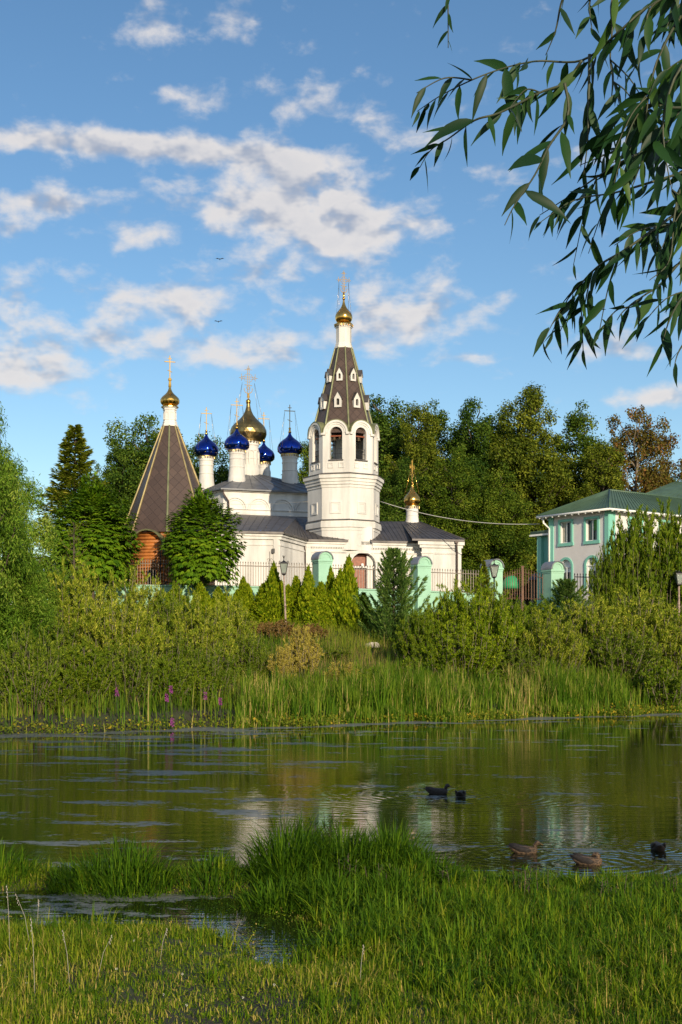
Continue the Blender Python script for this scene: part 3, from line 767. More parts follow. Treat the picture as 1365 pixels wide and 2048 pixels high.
# the cube
al = radians(20)
CA = (XX(447, 107), 107.0); CB = (CA[0]+10.6*cos(al), CA[1]+10.6*sin(al)); CC = (CB[0]-10*sin(al), CB[1]+10*cos(al)); CE = (XX(403, 110), 110.2); CD = (CE[0]-1.8, CE[1]+6)
CD = (CC[0]-12.4*cos(al)+.5, CC[1]-12.4*sin(al)+1.0)
cube = [CA, CB, CC, CD, CE]
ZC0, ZC1 = 13.6, ZZ(977, 107)
mb = MB(); mb.slab(cube, ZC0, ZC1); mb.slab(offset_poly(cube, .08), 14.55, 14.75); mb.slab(offset_poly(cube, .18), ZC1-.22, ZC1-.02)
cw = mb.build('cube_wall', 'white_plaster', church)
mb = MB()
for a, b, n in ((CA, CB, 5), (CE, CA, 1)):
    L = sqrt((b[0]-a[0])**2+(b[1]-a[1])**2); w = L/n
    for i in range(n):
        r = min(w/2-.04, 1.02)
        mb = MB(); arch_band(mb, a, b, w*(i+.5), 15.05, r-.12, r, .10, .2); arch_band(mb, a, b, w*(i+.5), 15.05, r-.30, r-.18, .05, .2)
        mb.box(along(a, b, w*(i+.5), 15.02, -.04), (w*.99, .12, .07), rotz(a, b)); mb.build('blind_arch', 'white_plaster', cw)
MX, MY = XX(497, 113.2), 113.2
mb = MB(); co_ = offset_poly(cube, .42)
apex = (MX, MY, 19.0)
for i in range(len(co_)):
    a, b = co_[i], co_[(i+1) % len(co_)]
    mb.add([(*a, ZC1), (*b, ZC1), apex], [(0, 1, 2)]); mb.add([(*a, ZC1), (*b, ZC1), (*b, ZC1-.13), (*a, ZC1-.13)], [(3, 2, 1, 0)])
cr = mb.build('cube_roof', 'roof_lead', church)
ms = MB()
for i in range(len(co_)):
    a, b = np.array((*co_[i], ZC1)), np.array((*co_[(i+1) % len(co_)], ZC1)); ap = np.array(apex)
    for j in range(0, 9):
        p = a+(b-a)*j/8; ms.tube([p+np.array([0, 0, .03]), p+(ap-p)*.95+np.array([0, 0, .03])], .022, 4, smooth=False)
ms.build('roof_seam', 'roof_lead', cr)
m2 = MB(); x, y = CA; m2.tube([(x, y-.4, ZC1-.1), (x+.05, y-.35, ZC1-.5), (x+.45, y-.2, ZC1-1.1), (x+.5, y-.2, ZC1-2.3)], .08, 8); m2.build('downpipe', 'pipe_brown', church)
def drum(px, D, pybase, pytop, rpx, name='drum', dome='blue', dR=24, pdome=(908, 868), cross=(850, 812), big=False):
    x = XX(px, D); k = D/F; R = rpx*k; z0 = ZZ(pybase, D)-.8; z1 = ZZ(pytop, D)
    h = z1-ZZ(pybase, D); zb = ZZ(pybase, D)
    m_ = MB()
    prof = [(R*1.12, z0), (R*1.12, zb+h*.08), (R*1.06, zb+h*.16), (R*.97, zb+h*.40), (R*.96, zb+h*.44), (R*1.0, zb+h*.45), (R*1.0, zb+h*.48), (R*.95, zb+h*.50), (R*.95, zb+h*.70), (R*1.0, zb+h*.71), (R*1.0, zb+h*.75), (R*.95, zb+h*.77), (R*.96, zb+h*.85), (R*1.03, zb+h*.88), (R*1.03, zb+h*.95), (R*1.10, zb+h*.97), (R*1.10, z1)]
    m_.rings((x, D, 0), prof, 28, smooth=False)
    if big:
        for j in range(8):
            a = 2*pi*(j+.5)/8; am = a; ap = R*.97
            c = np.array([x+ap*sin(am), D-ap*cos(am)]); u = np.array([cos(am), sin(am)])
            arch_band(m_, c-u*.3, c+u*.3, .3, zb+h*.62, .2, .28, .06, .12, legs=h*.35)
    d_ = m_.build('drum', 'white_plaster', church)
    m_ = MB(); m_.rings((x, D, 0), [(R*1.16, z1-.02), (R*1.16, z1+.05), (R*.9, z1+.12)], 28, smooth=False)
    n = 22
    for j in range(n):
        a = 2*pi*j/n; m_.box((x+R*1.13*sin(a), D-R*1.13*cos(a), z1-.10), (.10*R/.7, .03, .16), -a)
    m_.build('gilded_collar', 'gold_dull', d_)
    zd0 = ZZ(pdome[0], D); zd1 = ZZ(pdome[1], D); dRm = dR*k
    m_ = MB()
    if dome == 'blue':
        prof = onion(dRm, zd1-zd0, 2, True)
        m_.rings((x, D, zd0), prof, 30, smooth=True); dm = m_.build('onion_dome', 'blue_dome', d_)
        m_ = MB()
        for (r, zf), nn in (((.97, .15), 12), ((1.0, .28), 12), ((.80, .44), 10), ((.45, .60), 6)):
            for j in range(nn):
                a = 2*pi*(j+(.5 if zf in (.28, .60) else 0))/nn; rr = dRm*r*1.0
                m_.ball((x+rr*sin(a), D-rr*cos(a), zd0+(zd1-zd0)*zf), .035, n=6)
        m_.build('gold_stars', 'gold', d_)
    elif dome == 'facet':
        prof = [(r, z) for r, z in onion(dRm, zd1-zd0, 1)]
        m_.facets((x, D, zd0), prof, 20 if big else 16); m_.build('onion_dome', 'gold_dull' if big else 'gold', d_)
    else:
        m_.rings((x, D, zd0), onion(dRm, zd1-zd0, 2), 24, smooth=True); m_.build('onion_dome', 'gold', d_)
    return d_, x, zd1, k
def finial(d_, x, D, z, zc0, zc1, k, ang, ornate=False, rb=.11, ch=None, matn='gold', t=.05, base=.12):
    m_ = MB(); m_.rings((x, D, z-.04), [(base*1.3, 0), (base*.9, (zc0-z)*.5), (base*.45, zc0-z)], 10, smooth=True); m_.ball((x, D, zc0), rb); m_.build('finial', 'gold', d_)
    m_ = MB()
    if ornate: ornate_cross(m_, x, D, zc0+rb*.6, zc1-zc0-rb*.6, ang, .042)
    else: ortho_cross(m_, x, D, zc0+rb*.6, zc1-zc0-rb*.6, ang, t)
    m_.build('cross', 'cross_gold', d_)
    if ch:
        h = zc1-zc0; m_ = MB(); chains(m_, x, D, zc0+h*(.52 if ornate else .72), h*(.17 if ornate else .22), ch[0], ch[1], ang, .010); m_.build('chain', 'gold_dull', d_)
ANG = radians(14)
for (px, D, pb_, pt, r, dR, pd, cr_) in ((474, 110, 964, 901, 15.8, 25.5, (902, 857), (847, 797)), (580, 112, 970, 910, 15.8, 25, (910, 865), (855, 810)), (413, 114, 977, 914, 14.8, 24.5, (914, 868), (860, 815)), (528, 117.5, 945, 926, 12.5, 22, (924, 884), (872, 825))):
    d_, x, zt, k = drum(px, D, pb_, pt, r, dR=dR, pdome=pd)
    finial(d_, x, D, zt, ZZ(cr_[0]+2, D), ZZ(cr_[1], D), k, ANG, ch=(ZZ(pd[0]-12, D), dR*k*.95))
d_, x, zt, k = drum(497, 113.2, 948, 884, 21.0, dome='facet', dR=37, pdome=(885, 806), big=True)
finial(d_, x, 113.2, zt, ZZ(803, 113.2), ZZ(731, 113.2), k, ANG, ornate=True, rb=.23, ch=(ZZ(850, 113.2), 1.5), matn='gold_dull', base=.17)
# small gilded dome over the right hand chapel
d_, x, zt, k = drum(825, 103.4, 1048, 1013, 12.6, dome='smooth', dR=17, pdome=(1011, 968))
m_ = MB(); m_.rings((x, 103.4, zt-.04), [(.09, 0), (.07, .5), (.05, .9)], 10, smooth=True); m_.ball((x, 103.4, zt+.12), .1); m_.build('finial', 'gold', d_)
m_ = MB(); ornate_cross(m_, x, 103.4, zt+.2, ZZ(919, 103.4)-zt-.2, radians(60), .038); m_.build('cross', 'cross_gold', d_)
m_ = MB(); chains(m_, x, 103.4, ZZ(935, 103.4), .2, ZZ(992, 103.4), .62, radians(60), .018); m_.build('chain', 'gold', d_)

# =========================================================== WOODEN CHAPEL
KX, KY = XX(340, 80), 80.0; kk = 80/F; KA = radians(4.5)
chapel = thing('wooden_chapel', (KX, KY, GZ), 'orange log chapel with steep brown tent roof and small faceted gold dome', 'chapel')
mb = MB(); ZW = 10.9; RW = 2.75
for k in range(8):
    a0, a1 = KA+pi/4*(k-1), KA+pi/4*k
    a = np.array((KX+RW*sin(a0), KY-RW*cos(a0))); b = np.array((KX+RW*sin(a1), KY-RW*cos(a1)))
    nlog = 30
    for j in range(nlog):
        z = GZ-.4+.1+j*.21
        if z > ZW: break
        mb.tube([(*(a-(b-a)*.03), z), (*(b+(b-a)*.03), z)], .118, 8)
mb.build('log_wall', 'log_wood', chapel)
# projecting porch with the rounded log gable, on the left front face
am = KA-pi/8-radians(3); n_ = np.array([sin(am), -cos(am)]); u_ = np.array([cos(am), sin(am)]); pc = np.array([KX, KY])+n_*2.85
mb = MB(); rg = 1.16; zg = ZZ(1060, 77)-rg
for j in range(26):
    z = GZ-.3+j*.2; dz = z-zg
    hw = rg if dz < 0 else sqrt(max(0, rg*rg-dz*dz))
    if hw < .12: break
    mb.tube([(*(pc-u_*hw), z), (*(pc+u_*hw), z)], .11, 8)
pw = mb.build('porch_wall', 'log_wood', chapel)
mb = MB(); aa = pc-u_*2; bb = pc+u_*2; arch_band(mb, aa, bb, 2.0, zg, rg+.0, rg+.09, .22, 1.6, legs=.4, n=24); mb.build('porch_rim', 'rib_green', chapel)
mb = MB(); q = pc+n_*.12+u_*.35; wall(mb, q-u_*.34, q+u_*.34, GZ, 7.9, .06, (), lambda s: 7.55+sqrt(max(0, .34**2-(s-.34)**2))); mb.build('porch_door', 'iron_black', chapel)
ZK0, ZK1 = ZZ(1072, 80), ZZ(853, 80); RK0, RK1 = 97*kk, 14.5*kk
mb = MB(); mb.rings((KX, KY, 0), [(RK0, ZK0), (RK1, ZK1)], 8, KA, cap=False); kr = mb.build('tent_roof', 'tent_tiles', chapel, uvfn=True)
mb = MB(); mb.rings((KX, KY, 0), [(RK0-.02, ZK0-.005), (.3, ZK0+.1)], 8, KA, cap=False); mb.build('soffit', 'door_wood', chapel)
for k in range(8):
    a = KA+pi/4*k; mb = MB(); p = lambda R, z: (KX+R*sin(a), KY-R*cos(a), z)
    mb.tube([p(RK0+.02, ZK0-.03), p(RK1+.02, ZK1)], [.075, .055], 6, smooth=False); mb.build('rib', 'rib_green' if k == 0 else 'rib_gold', kr)
mb = MB(); R = 14*kk; z0, z1 = ZK1-.02, ZZ(815, 80)
mb.rings((KX, KY, 0), [(R*1.15, z0), (R*1.15, z0+.12), (R*1.02, z0+.18), (R*1.02, z0+.3), (R*.92, z0+.36), (R*.92, z1-.2), (R*1.0, z1-.18), (R*1.0, z1-.08), (R*1.15, z1-.05), (R*1.15, z1)], 8, KA)
for k in range(8):
    a0, a1 = KA+pi/4*(k-1), KA+pi/4*k; r_ = R*.92; a = (KX+r_*sin(a0), KY-r_*cos(a0)); b = (KX+r_*sin(a1), KY-r_*cos(a1)); frame_sq(mb, a, b, r_*sin(pi/8), (z0+z1)/2+.05, .24, .5, .035, .025)
neckk = mb.build('neck_drum', 'white_plaster', chapel)
mb = MB(); mb.rings((KX, KY, 0), [(R*1.25, z1), (R*1.25, z1+.04), (R*.9, z1+.12)], 16); mb.build('gilded_collar', 'gold', neckk)
mb = MB(); mb.facets((KX, KY, z1+.1), onion(19.5*kk, ZZ(772, 80)-z1-.1, 1), 15); mb.build('onion_dome', 'gold', neckk)
mb = MB(); mb.rings((KX, KY, 0), [(.10, ZZ(774, 80)), (.06, ZZ(760, 80))], 8, smooth=True); mb.ball((KX, KY, ZZ(759, 80)), .12); ortho_cross(mb, KX, KY, ZZ(756, 80), ZZ(712, 80)-ZZ(756, 80), ANG, .045); mb.build('cross', 'cross_gold', neckk)
# iron candle stand in front of the chapel
x, y = XX(321, 75.0), 75.0
fc = thing('wrought_iron_cross', (x, y, 5.2), 'black wrought iron cross standing in front of the log chapel', 'cross')
mb = MB(); z0 = 5.2; zt = ZZ(1095, y); mb.tube([(x, y, z0), (x, y, zt)], .03, 6)
for z, w in ((zt-.35, .2), (zt-.55, .13)):
    mb.tube([(x-w, y, z), (x+w, y, z)], .022, 5)
    for s in (-1, 1): mb.tube([(x+s*w+cos(t)*.06*s, y, z+sin(t)*.06) for t in np.linspace(0, 5, 9)], .014, 4)
mb.box((x, y, z0+.6), (.14, .14, 1.2)); mb.build('iron_work', 'iron_black', fc)

# =========================================================== HOUSE
HD = 83.0; HC = (XX(1218, HD), HD); ZE = ZZ(1018, HD)
dl = np.array([-.605, .796]); dr = np.array([.796, .605])
hc = np.array(HC); HL = hc+dl*5.35; HR = hc+dr*17; HB = HL+dr*17
house = thing('house', (*HC, 5.0), 'pale two storey house with turquoise window trim and green seamed roof', 'house')
HG = 4.6; ZWT = ZE-.02
mb = MB()
def Lh(s, w): return 5.35-s     # wall() runs left to right
winL = [(1.44, 1.02), (3.78, 1.02)]
wall(mb, HL, hc, HG, ZWT, .35, [(5.35-s, w, 10.28, 11.72, False) for s, w in winL]+[(5.35-s, 1.0, 6.9, 8.68, True) for s, w in winL])
# cut two sets of holes in two bands
mb = MB()
wall(mb, HL, hc, 9.6, ZWT, .35, [(5.35-s, w, 10.25, 11.72, False) for s, w in winL])
wall(mb, HL, hc, HG, 9.6, .35, [(5.35-s, 1.0, 6.9, 8.62, True) for s, w in winL])
winR = [2.7, 5.9, 9.1, 12.3]
wall(mb, hc, HR, 9.6, ZWT, .35, [(s, 1.2, 10.15, 11.72, False) for s in winR])
wall(mb, hc, HR, HG, 9.6, .35, [(s, 1.2, 6.9, 8.55, True) for s in winR])
wall(mb, HR, HB, HG, ZWT, .3); wall(mb, HB, HL, HG, ZWT, .3)
mb.build('wall', 'house_plaster', house)
def window(a, b, sc, w, z0, z1, arch=False, blind=False, parent=house):
    rz = rotz(a, b); m_ = MB(); h = z1-z0; t = .16
    if not arch:
        for ds, sw, zz, hh in ((-w/2-t/2, t, (z0+z1)/2, h), (w/2+t/2, t, (z0+z1)/2, h), (0, w+2*t, z1+t/2, t), (0, w+2*t+.1, z0-t/2-.02, t+.05)):
            m_.box(along(a, b, sc+ds, zz, -.03), (sw, .12, hh), rz)
    else: arch_band(m_, a, b, sc, z1, w/2, w/2+t, .06, .12, legs=h)
    win = m_.build('window', 'turquoise_trim', parent)
    m_ = MB(); fr = .06
    top = z1+(w/2 if arch else 0)
    for ds in (-w/2+fr/2, 0, w/2-fr/2): m_.box(along(a, b, sc+ds, (z0+(z1 if arch else z1))/2, .12), (fr, .07, h), rz)
    for zz in (z0+fr/2, z1-fr/2): m_.box(along(a, b, sc, zz, .12), (w, .072, fr), rz)
    if arch: arch_band(m_, a, b, sc, z1, w/2-fr, w/2, -.08, .07)
    m_.build('window_frame', 'white_paint', win)
    m_ = MB(); m_.box(along(a, b, sc, (z0+top)/2, .2), (w, .01, top-z0), rz); m_.build('pane', 'glass_dark', win)
    m_ = MB()
    if blind: m_.box(along(a, b, sc+w/4, z1-h*.27, .17), (w/2-.05, .012, h*.5), rz); m_.build('blind', 'blind_green', win)
    elif not arch: m_.box(along(a, b, sc-w/4-.02, (z0+z1)/2, .17), (w/2-.16, .012, h*.96), rz); m_.build('curtain', 'stone_pale', win)
    else: m_.box(along(a, b, sc, z1+.1, .17), (w*.9, .012, h*.55), rz); m_.build('curtain', 'white_paint', win)
for (s, w), bl in zip(winL, (True, False)): window(HL, hc, 5.35-s, w, 10.25, 11.72, blind=bl); window(HL, hc, 5.35-s, 1.0, 6.9, 8.62, arch=True)
for s in winR: window(hc, HR, s, 1.2, 10.15, 11.72, blind=(s < 3)); window(hc, HR, s, 1.2, 6.9, 8.55, arch=True)
mb = MB(); mb.box(along(HL, hc, .22, (HG+ZWT)/2, -.02), (.42, .1, ZWT-HG), rotz(HL, hc)); mb.build('corner_band', 'turquoise_trim', house)
mb = MB(); mb.box(along(HL, hc, 5.35-.12, (HG+ZWT)/2, -.02), (.34, .1, ZWT-HG), rotz(HL, hc)); mb.box(along(hc, HR, .30, (HG+ZWT)/2, -.021), (.62, .1, ZWT-HG-.01), rotz(hc, HR))
mb.build('corner_band', 'turquoise_trim', house)
o = .62; foot_h = [tuple(HL), tuple(hc), tuple(HR), tuple(HB)]; ho = offset_poly(foot_h, o)
mbr = MB(); mbsm = MB()
ap1 = tuple(hc+dl*2.67+dr*3.2)+(ZE+1.78,); ap2 = tuple(hc+dl*2.67+dr*14)+(ZE+1.78,)
zq = ZE
roof((*ho[0], zq), (*ho[1], zq), ap1, ap1, 22); roof((*ho[1], zq), (*ho[2], zq), ap2, ap1, 50); roof((*ho[3], zq), (*ho[0], zq), ap1, ap2, 30); roof((*ho[2], zq), (*ho[3], zq), ap2, ap2, 10)
mbsm.tube([(*ho[1], zq), ap1], .07, 5); mbsm.tube([(*ho[0], zq), ap1], .07, 5); mbsm.tube([ap1, ap2], .08, 5)
M['roof_green'] = mat('roof_green', (.075, .135, .085), .5, .1, noise=.25, nscale=1.0)
hr = mbr.build('roof', 'roof_green', house); mbsm.build('roof_seam', 'roof_green', hr)
mb = MB()
for i in (0, 1, 3):
    a, b = ho[i], ho[(i+1) % 4]; L = sqrt((b[0]-a[0])**2+(b[1]-a[1])**2)
    mb.tube([(*a, zq-.09), (*b, zq-.09)], .075, 8)
    for j in range(int(L/.6)): mb.box(along(a, b, .3+j*.6, zq-.14, .02), (.05, .12, .18), rotz(a, b))
mb.build('gutter', 'white_paint', house)
mb = MB(); mb.slab(ho, zq-.06, zq-.015); mb.build('soffit', 'white_paint', house)
mb = MB(); p0 = along(HL, hc, -.15, ZE-.2, -.5); mb.tube([(p0[0], p0[1], ZE-.1), along(HL, hc, -.1, ZE-.5, -.45), along(HL, hc, .1, ZE-.9, -.12), along(HL, hc, .1, HG, -.12)], .07, 8); mb.build('downpipe', 'white_paint', house)
# lower wing behind
wing = [tuple(HL+dr*.6+dl*1.5), tuple(HL+dr*.6), tuple(HL+dr*7), tuple(HL+dr*7+dl*1.5)]
mb = MB(); mb.slab(wing, HG, ZE-1.25); mb.box((*(HL+dr*.55+dl*1.3), (HG+ZE-1.25)/2), (.4, .4, ZE-1.25-HG), rotz(HL, hc)); mb.build('wing_wall', 'turquoise_trim', house)
wo_ = offset_poly(wing, .5); mb = MB(); mb.slab(wo_, ZE-1.3, ZE-1.18); mb.build('wing_eave', 'white_paint', house); mb = MB(); mb.slab(offset_poly(wing, .45), ZE-1.18, ZE-.95); mb.build('wing_roof', 'roof_green', house)
# second green roof further back
rb = thing('rear_house', (28, 100, 5), 'second house further back of which mostly the green roof shows', 'house')
mbr = MB(); mbsm = MB(); za = ZZ(1000, 97); zb_ = ZZ(963, 101)
A_, B_ = (XX(1262, 97), 97, za), (44, 99, za); C_, D_ = (40, 103, zb_+.8), (XX(1345, 102), 102, zb_)
roof(A_, B_, C_, D_, 40); mbsm.tube([A_, D_], .07, 5); mbsm.tube([D_, C_], .08, 5); mbr.quad(A_, D_, (A_[0]+2, 110, za), (A_[0]+1, 108, za)); mbr.build('roof', 'roof_green', rb); mbsm.build('roof_seam', 'roof_green', rb)
mb = MB(); mb.slab([(A_[0]+.8, 97.8), (43, 99.6), (43, 108), (A_[0]+.8, 107)], 4.6, za-.1); mb.build('wall', 'house_plaster', rb)

# far pinkish building, booth and canopy seen behind the gate
o = thing('distant_building', (XX(1035, 150), 150, 5), 'pale pinkish building glimpsed between the tree trunks behind the gate', 'building')
x = XX(1035, 150); mb = MB(); mb.box((x, 152, 8.6), (9, 5, 8.4)); mb.build('wall', 'pink_wall', o)
mb = MB(); [mb.box((x+dx, 149.45, zz), (.9, .1, 1.3)) for dx in (-3, -1, 1, 3) for zz in (7, 10)]; mb.build('window', 'glass_dark', o)
mb = MB(); mb.rings((x, 152, 0), [(7.0, 12.8), (1, 14.5)], 4, pi/4); mb.build('roof', 'roof_grey', o)
x = XX(1085, 92); o = thing('booth', (x, 92, 5), 'low dark booth with slate blue roof behind the brown gate', 'shed')
mb = MB(); mb.box((x, 92, 6.5), (1.5, 1.5, 3)); mb.build('wall', 'iron_black', o); mb = MB(); mb.rings((x, 92, 0), [(1.35, 8.0), (1.3, 8.1), (.9, 8.5)], 4, pi/4); mb.build('roof', 'slate_blue', o)
x = XX(1023, 92); o = thing('canopy', (x, 92, 5), 'small rounded bright green canopy behind the gate', 'canopy')
mb = MB(); mb.rings((x, 92, 7.4), [(.68, 0), (.66, .3), (.52, .7), (.3, .92), (.05, 1.0)], 14, smooth=True); mb.build('cover', 'awning_green', o); mb = MB(); [mb.tube([(x+dx, 92, 5), (x+dx, 92, 7.45)], .04, 5) for dx in (-.6, .6)]; mb.build('post', 'iron_black', o)

# =========================================================== BOUNDARY WALL, PILLARS, FENCES
FD = 76.0
def topy(px): return np.interp(px, [250, 450, 650, 850, 940, 1100], [1172, 1174, 1178, 1184, 1189, 1200])
bw = thing('boundary_wall', (XX(600, FD), FD, 4.0), 'long mint green plastered wall base under the iron fence', 'wall')
mb = MB(); xs_ = np.linspace(90, 975, 24)
for i in range(len(xs_)-1):
    x0, x1 = XX(xs_[i], FD), XX(xs_[i+1], FD); z0, z1 = ZZ(topy(xs_[i]), FD), ZZ(topy(xs_[i+1]), FD)
    for (y0, y1, dz) in ((FD-.2, FD+.2, 0),):
        mb.add([(x0, y0, 3.5), (x1, y0, 3.5), (x1, y0, z1), (x0, y0, z0), (x0, y1, 3.5), (x1, y1, 3.5), (x1, y1, z1), (x0, y1, z0)], [(0, 1, 2, 3), (3, 2, 6, 7), (5, 4, 7, 6)])
mb.build('base', 'mint_plaster', bw)
mb = MB()
for i in range(len(xs_)-1):
    x0, x1 = XX(xs_[i], FD), XX(xs_[i+1], FD); z0, z1 = ZZ(topy(xs_[i]), FD), ZZ(topy(xs_[i+1]), FD)
    mb.add([(x0, FD-.27, z0), (x1, FD-.27, z1), (x1, FD-.27, z1+.07), (x0, FD-.27, z0+.07), (x0, FD+.27, z0), (x1, FD+.27, z1), (x1, FD+.27, z1+.07), (x0, FD+.27, z0+.07)], [(0, 1, 2, 3), (3, 2, 6, 7), (5, 4, 7, 6), (4, 5, 1, 0)])
mb.build('coping', 'mint_plaster', bw)
def fence(px0, px1, pyt0, pyt1, pyb0, pyb1, D0, D1, mname, lab, gap=.155, arch=0.0):
    o = thing('iron_fence', (XX((px0+px1)/2, D0), D0, ZZ(pyb0, D0)), lab, 'fence', 'iron fence sections between the pillars')
    x0, x1 = XX(px0, D0), XX(px1, D1); n = max(2, int(abs(x1-x0)/gap)); m_ = MB(); r_ = MB()
    for j in range(n+1):
        t = j/n; x = x0+(x1-x0)*t; y = D0+(D1-D0)*t; zb = ZZ(pyb0, D0)*(1-t)+ZZ(pyb1, D1)*t; zt = ZZ(pyt0, D0)*(1-t)+ZZ(pyt1, D1)*t+arch*(2*t-1)**2
        m_.box((x, y, (zb+zt)/2), (.032, .032, zt-zb-.06)); m_.rings((x, y, zt-.10), [(.012, 0), (.038, .03), (.004, .13)], 4)
    for f in (.06, .84):
        pts = []
        for j in range(9):
            t = j/8; x = x0+(x1-x0)*t; y = D0+(D1-D0)*t; zb = ZZ(pyb0, D0)*(1-t)+ZZ(pyb1, D1)*t; zt = ZZ(pyt0, D0)*(1-t)+ZZ(pyt1, D1)*t+arch*(2*t-1)**2; pts.append((x, y, zb+(zt-zb)*f))
        r_.tube(pts, .026, 4)
    m_.build('pickets', mname, o); r_.build('rail', mname, o); return o
fence(95, 322, 1116, 1119, 1172, 1173, FD, FD, 'iron_pale', 'pale iron fence in front of the log chapel at the left')
fence(322, 625, 1119, 1127, 1173, 1177, FD, FD, 'iron_pale', 'pale iron fence before the left church wall and chestnut')
fence(667, 825, 1129, 1134, 1178, 1184, FD, FD, 'iron_pale', 'pale iron fence before the church door')
fence(860, 968, 1137, 1141, 1185, 1190, FD, FD, 'iron_pale', 'pale iron fence right of the church corner downpipe')
fence(1150, 1330, 1147, 1150, 1190, 1196, FD, FD-2, 'iron_black', 'dark iron fence before the house arches')
g = fence(1006, 1045, 1146, 1135, 1200, 1200, FD, FD+.6, 'iron_brown', 'brown iron gate leaf on the left of the gateway', .15); g.name = 'iron_gate'; g['category'] = 'gate'; g['group'] = 'iron gate leaves'
g = fence(1047, 1086, 1135, 1148, 1200, 1202, FD+.6, FD, 'iron_brown', 'brown iron gate leaf on the right of the gateway', .15); g.name = 'iron_gate'; g['category'] = 'gate'; g['group'] = 'iron gate leaves'
x = XX(1046, FD+.6); o = thing('gate_post', (x, FD+.6, 4.8), 'brown square steel post between the two gate leaves', 'post'); mb = MB(); mb.box((x, FD+.6, 6.4), (.14, .14, 3.2)); mb.box((x, FD+.6, 8.02), (.2, .2, .05)); mb.build('shaft', 'iron_brown', o)
def pillar(px, pytop, lab, D=FD, rot=radians(-27)):
    x = XX(px, D); z1 = ZZ(pytop, D); zb = 4.0; w = .92; R = w/2+.07
    rot = radians(26)
    o = thing('fence_pillar', (x, D, zb), lab, 'pillar', 'mint green round topped pillars')
    u = np.array([cos(rot), sin(rot)]); v = np.array([-u[1], u[0]]); c = np.array([x, D])
    zs = z1-R-.03
    m_ = MB(); a = c-u*w/2-v*w/2; b = c+u*w/2-v*w/2
    wall(m_, a, b, zb, z1, w, (), lambda s: zs+sqrt(max(0, (w/2)**2-(s-w/2)**2)))
    m_.build('shaft', 'mint_plaster', o)
    m_ = MB(); arch_band(m_, a, b, w/2, zs+.02, w/2-.16, w/2-.08, .04, .1); m_.box((*(c), zs-.08), (w+.10, w+.10, .10), rot); m_.box((*(c), zs-.20), (w+.05, w+.05, .05), rot)
    m_.build('moulding', 'mint_plaster', o)
    m_ = MB(); arch_band(m_, a, b, w/2, zs-.01, w/2+.005, w/2+.06, .10, w+.2, n=18); m_.build('tin_cap', 'grey_tin', o)
pillar(645, 1101, 'mint green pillar left of the church door, under the tower edge')
pillar(842, 1111, 'mint green pillar behind the blue green pine, right of the church door')
pillar(985, 1117, 'mint green pillar with a lantern before it, left of the brown gate')
pillar(1107, 1121, 'mint green pillar between the brown gate and the house arches')
# post with small disc near fence
x = XX(540, 75.4)
o = thing('finial_post', (x, 75.4, 5), 'thin iron finial post rising above the fence by the lantern', 'post'); mb = MB(); mb.tube([(x, 75.4, 5), (x, 75.4, ZZ(1103, 75.4))], .025, 5)
for s in (-1, 1): mb.tube([(x+s*(.09+.07*cos(t)), 75.4, ZZ(1120, 75.4)+.08*sin(t)) for t in np.linspace(0, 5.5, 10)], .014, 4)
mb.build('iron_work', 'iron_pale', o)

# =========================================================== LANTERNS
def lantern(px, D, pytop, pyglass0, pyglass1, pybase, lab, lean=0.0, matp='rust_post'):
    x = XX(px, D); k = D/F; zb = ZZ(pybase, D)-.4; zg1 = ZZ(pyglass0, D); zg0 = ZZ(pyglass1, D)
    o = thing('street_lantern', (x, D, zb), lab, 'street lamp', 'old four sided street lanterns'); xt = x-lean
    m_ = MB(); m_.tube([(x, D, zb), (x-lean*.5, D, (zb+zg0)/2), (xt, D, zg0)], [.065, .055, .04], 8); m_.ball((x-lean*.45, D, (zb+zg0)/2), .075, sz=1.3); m_.build('post', matp, o)
    w0, w1 = .16, .30; rz = radians(20)
    m_ = MB(); m_.rings((xt, D, 0), [(w0*1.0, zg0), (w1*1.0, zg1)], 4, pi/4+rz-.3, cap=True); hd = m_.build('glass', 'lamp_glass', o)
    m_ = MB(); m_.rings((xt, D, 0), [(w1*1.16, zg1-.02), (w1*1.12, zg1+.03), (.07, zg1+.14), (.03, zg1+.2)], 4, pi/4+rz-.3); m_.rings((xt, D, 0), [(.05, zg0-.12), (w0*1.15, zg0-.03), (w0*1.1, zg0+.03)], 4, pi/4+rz-.3)
    for j in range(4):
        a = pi/4+rz-.3+j*pi/2; m_.tube([(xt+w0*sin(a), D-w0*cos(a), zg0), (xt+w1*1.03*sin(a), D-w1*1.03*cos(a), zg1)], .018, 4)
        m_.tube([(xt+w1*1.1*sin(a)+.05*cos(t)*sin(a), D-w1*1.1*cos(a)-.05*cos(t)*cos(a), zg1+.08+.05*sin(t)) for t in np.linspace(-1.5, 3.6, 8)], .012, 4)
    zt = ZZ(pytop, D)
    m_.tube([(xt, D, zg1+.15), (xt, D, zt)], .02, 5)
    for s in (-1, 1): m_.tube([(xt, D, zg1+.25), (xt+s*.05, D, zt-.05), (xt+s*.09, D, zt)], .012, 4)
    m_.build('cage', 'iron_black', o)
lantern(573, 70, 1111, 1127, 1147, 1262, 'rusty street lantern standing alone in front of the thuja hedge', lean=.14)
lantern(989, 70, 1118, 1133, 1153, 1262, 'street lantern in front of the pillar left of the gate', matp='iron_black')
lantern(1359, 70, 1133, 1148, 1168, 1245, 'street lantern cut by the right edge of the photo')

